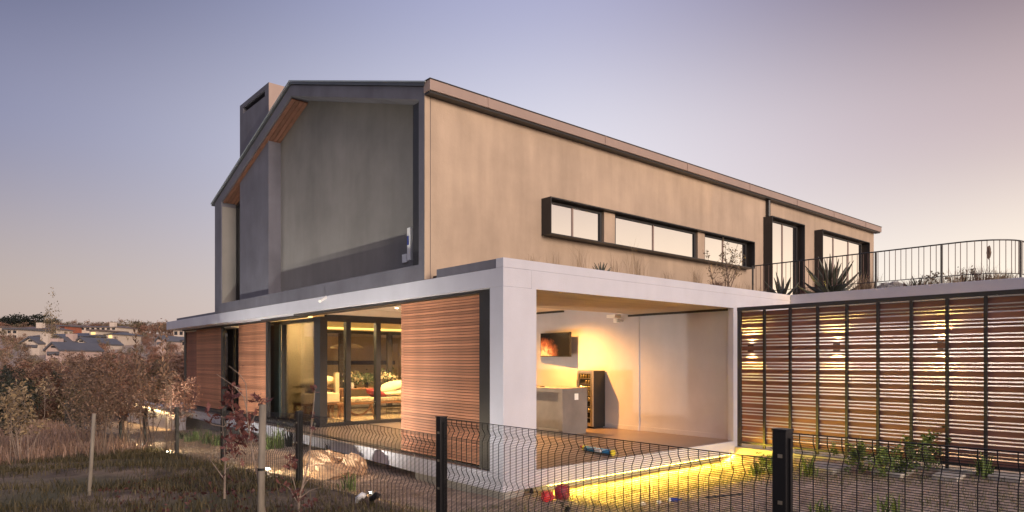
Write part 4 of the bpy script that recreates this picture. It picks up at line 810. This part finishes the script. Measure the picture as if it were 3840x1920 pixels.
house(-30, 20, 1228, 1245, 130, 'flat', CREAMW, BROWNR, 'pale low house cut by the left picture edge', 3)
house(586, 616, 1262, 1296, 95, 'gable', PINKW, SLATER, 'pinkish gabled house behind the tallest shoot', 1)
house(640, 700, 1262, 1300, 100, 'side', CREAMW, SLATER, 'house with dark roof tucked under the white slab corner', 3); house(650, 690, 1238, 1262, 118, 'flat', CREAMW, SLATER, 'white boxy house above the dark roof near the slab', 2)
# trees on the hill
def crown_geo(seed, n, lf, shape, lm, clumps=16):
    q = np.random.default_rng(seed); C = []
    cs = [(q.normal(size=3) * np.array(shape) * .42) for _ in range(clumps)]
    for c in cs: C += list(np.array([0, 0, 1.0]) * 0 + c + q.normal(size=(n // clumps, 3)) * np.array(shape) * .17)
    C = np.array(C); C[:, 2] += shape[2] * .2 + .55; V, Fq = cards(C, lf, q, asp=.7)
    wo = MB().tube([(0, 0, -.3), (.02, 0, .3), (0, .02, .9)], [.05, .035, .012], 6)
    for k in range(5): az = k * 1.3; wo.tube([(0, 0, .35 + .06 * k), (math.cos(az) * .18, math.sin(az) * .18, .75 + .04 * k)], [.02, .006], 4)
    me = bpy.data.meshes.new('crown'); me.from_pydata(V.tolist(), [], Fq.tolist()); me.update(); me.materials.append(lm); return wo.mesh('trunk', WOODB), me
DG = [crown_geo(800 + i, 1900, .085, (.75, .75, .38), DGRN, 20) for i in range(2)]; BG = [crown_geo(810 + i, 800, .075, (.55, .55, .5), m) for i, m in enumerate((BRZ, BRZ2, OLV))]; PG = crown_geo(820, 900, .045, (.22, .22, .80), OLV, 40)
def hill_tree(u, vt, d, g, lab, grp, wf=1.0):
    x, y, z0 = ground_at(u, d); top = at(u, vt, d).z; h = max(top - z0, 1.5); add_tree('hill_tree', lab, 'tree', (x, y, z0), g, None, None, grp, rz=rnd.uniform(0, 6.28), sc=(h * .95 * wf, h * .95 * wf, h * 1.0))
for (u, vt, d, k, lab, wf) in ((8, 1196, 165, 0, 'dark evergreen at the left edge of the ridge', 1), (45, 1188, 165, 1, 'ragged dark evergreen second from the left on the ridge', 1), (78, 1196, 160, 0, 'dark round evergreen between the two ragged ones', 1.1), (135, 1189, 160, 1, 'largest dark umbrella-crowned tree on the ridge', 1.3), (178, 1198, 158, 0, 'dark evergreen behind the tall pine', 1), (530, 1209, 190, 0, 'single dark tree standing up from the ridge left of the slab', .8)): hill_tree(u, vt - 6, d, DG[k], lab, 'dark trees on the ridge', wf * 1.35)
hill_tree(196, 1185, 90, PG, 'tall thin pine rising among the houses', 'dark trees on the ridge', .8)
for i in range(64):
    u = -20 + i * 11.8 + rnd.uniform(-6, 6); d = rnd.choice((150, 165, 180, 195)); hill_tree(u, 1218 - rnd.uniform(-5, 10), d, BG[i % 3], 'brown leafless-looking tree on the far ridge', 'brown trees along the ridge', 1.5)
for i in range(104):
    u = rnd.uniform(-10, 720); d = rnd.uniform(62, 135); 
    v = HZ - (gzf(*ground_at(u, d)[:2]) - EYE.z) * F / d; hill_tree(u, v - rnd.uniform(20, 42) * 100 / d * .9, d, BG[i % 3], 'brown tree among the hillside houses', 'brown trees among the hillside houses', 1.0)
# ================================================================== saplings in front of the fence
def oak_leaf(c, d, n_, L_):
    s = d.cross(n_).normalized(); pr = [(0, 0), (.18, .12), (.28, .06), (.42, .26), (.52, .10), (.68, .24), (.76, .09), (1, 0)]
    pts = [c + d * L_ * a + s * L_ * b + n_ * L_ * .12 * math.sin(a * 3) for a, b in pr] + [c + d * L_ * a - s * L_ * b + n_ * L_ * .12 * math.sin(a * 3) for a, b in pr[1:-1]][::-1]
    return pts
def sapling(name, label, stems, clusters, seed, lm, leaf=.10, base=None):
    q = np.random.default_rng(seed); P = [[at(*p) for p in st] for st in stems]; b = P[0][0]; t = thing(name, label, 'sapling', (b.x, b.y, gzf(b.x, b.y))); mb = MB()
    for j, st in enumerate(P):
        r0 = .013 if j == 0 else .006; mb.tube(st, [r0 * (1 - .75 * i / (len(st) - 1)) for i in range(len(st))], 6)
    mb.build('stems', WOODP, t); lv = MB()
    for (u, v, d, rad, n) in clusters:
        for k in range(int(n * 1.7)):
            c = at(u + q.normal() * rad, v + q.normal() * rad, d + q.normal() * .06); dv = Vector((q.normal(), q.normal(), q.normal() + .25)).normalized(); nv = Vector(q.normal(size=3)); nv = (nv - dv * nv.dot(dv)).normalized()
            pts = oak_leaf(c, dv, nv, leaf * q.uniform(.6, 1.25)); k0 = len(lv.v); lv.v += [tuple(p) for p in pts]; nn_ = len(pts)
            lv.f += [(k0, k0 + 1, k0 + nn_ - 1)] + [(k0 + i, k0 + i + 1, k0 + nn_ - i - 1, k0 + nn_ - i) for i in range(1, nn_ // 2 - 1 + (nn_ % 2))] + [(k0 + nn_ // 2 - 1, k0 + nn_ // 2, k0 + nn_ // 2 + 1)]
    lv.build('leaves', lm, t); return t
D = 6.6
sapling('red_oak_sapling', 'young sapling with dark red lobed leaves tied to the thick stake', [[(1000, 1990, D), (985, 1860, D), (965, 1780, D), (945, 1690, D), (932, 1600, D), (925, 1540, D), (926, 1480, D)], [(945, 1690, D), (900, 1620, D), (880, 1560, D), (868, 1500, D)], [(932, 1610, D), (955, 1560, D), (968, 1515, D)], [(926, 1540, D), (915, 1490, D), (880, 1450, D), (838, 1420, D), (812, 1403, D)], [(880, 1450, D), (905, 1460, D), (918, 1462, D)], [(926, 1500, D), (922, 1440, D), (900, 1405, D), (858, 1372, D)], [(880, 1560, D), (840, 1600, D), (795, 1592, D), (775, 1570, D)], [(945, 1690, D), (920, 1700, D), (895, 1760, D)], [(885, 1740, D), (870, 1660, D), (835, 1560, D)]],
        [(869, 1490, D, 9, 12), (868, 1460, D, 7, 7), (970, 1508, D, 10, 11), (900, 1555, D, 14, 14), (885, 1590, D, 16, 16), (925, 1600, D, 16, 14), (905, 1640, D, 18, 16), (940, 1645, D, 12, 9), (860, 1650, D, 14, 8), (850, 1520, D, 7, 6), (875, 1700, D, 14, 8), (790, 1560, D, 10, 5)], 901, REDL, .10)
sapling('dry_sapling', 'dry twiggy sapling with curled brown leaves before the second post', [[(1122, 1960, 6.9), (1120, 1880, 6.9), (1140, 1800, 6.9), (1160, 1720, 6.9), (1168, 1600, 6.9), (1178, 1500, 6.9), (1182, 1455, 6.9)], [(1120, 1880, 6.9), (1098, 1790, 6.9), (1092, 1740, 6.9)], [(1128, 1840, 6.9), (1165, 1780, 6.9), (1185, 1740, 6.9)], [(1122, 1870, 6.9), (1160, 1840, 6.9), (1205, 1826, 6.9)], [(1118, 1890, 6.9), (1085, 1830, 6.9), (1060, 1815, 6.9)]],
        [(1092, 1745, 6.9, 10, 12), (1182, 1465, 6.9, 5, 6), (1172, 1600, 6.9, 5, 4), (1066, 1816, 6.9, 8, 6), (1110, 1860, 6.9, 16, 12), (1140, 1900, 6.9, 20, 10), (1180, 1560, 6.9, 4, 3)], 902, REDL, .075)
sapling('low_twig_sapling', 'low bare twigs with few red leaves left of the sapling', [[(842, 1870, 7.2), (843, 1800, 7.2), (845, 1740, 7.2), (838, 1640, 7.2), (832, 1560, 7.2)], [(843, 1800, 7.2), (800, 1740, 7.2), (770, 1700, 7.2)], [(845, 1760, 7.2), (880, 1740, 7.2), (905, 1725, 7.2)]], [(850, 1700, 7.2, 8, 5), (845, 1650, 7.2, 6, 5), (815, 1820, 7.2, 20, 6), (860, 1790, 7.2, 8, 4)], 903, REDL, .06)
# leaf litter round the saplings
q = np.random.default_rng(950); C = scatter(900, -4.6, -2.9, -2.5, 3.5, q); V, Fq = cards(C + [0, 0, .02], .06, q, asp=.6); np_obj('leaf_litter', V, Fq, REDL, label='fallen brown leaves under the saplings', cat='leaves', kind='stuff')
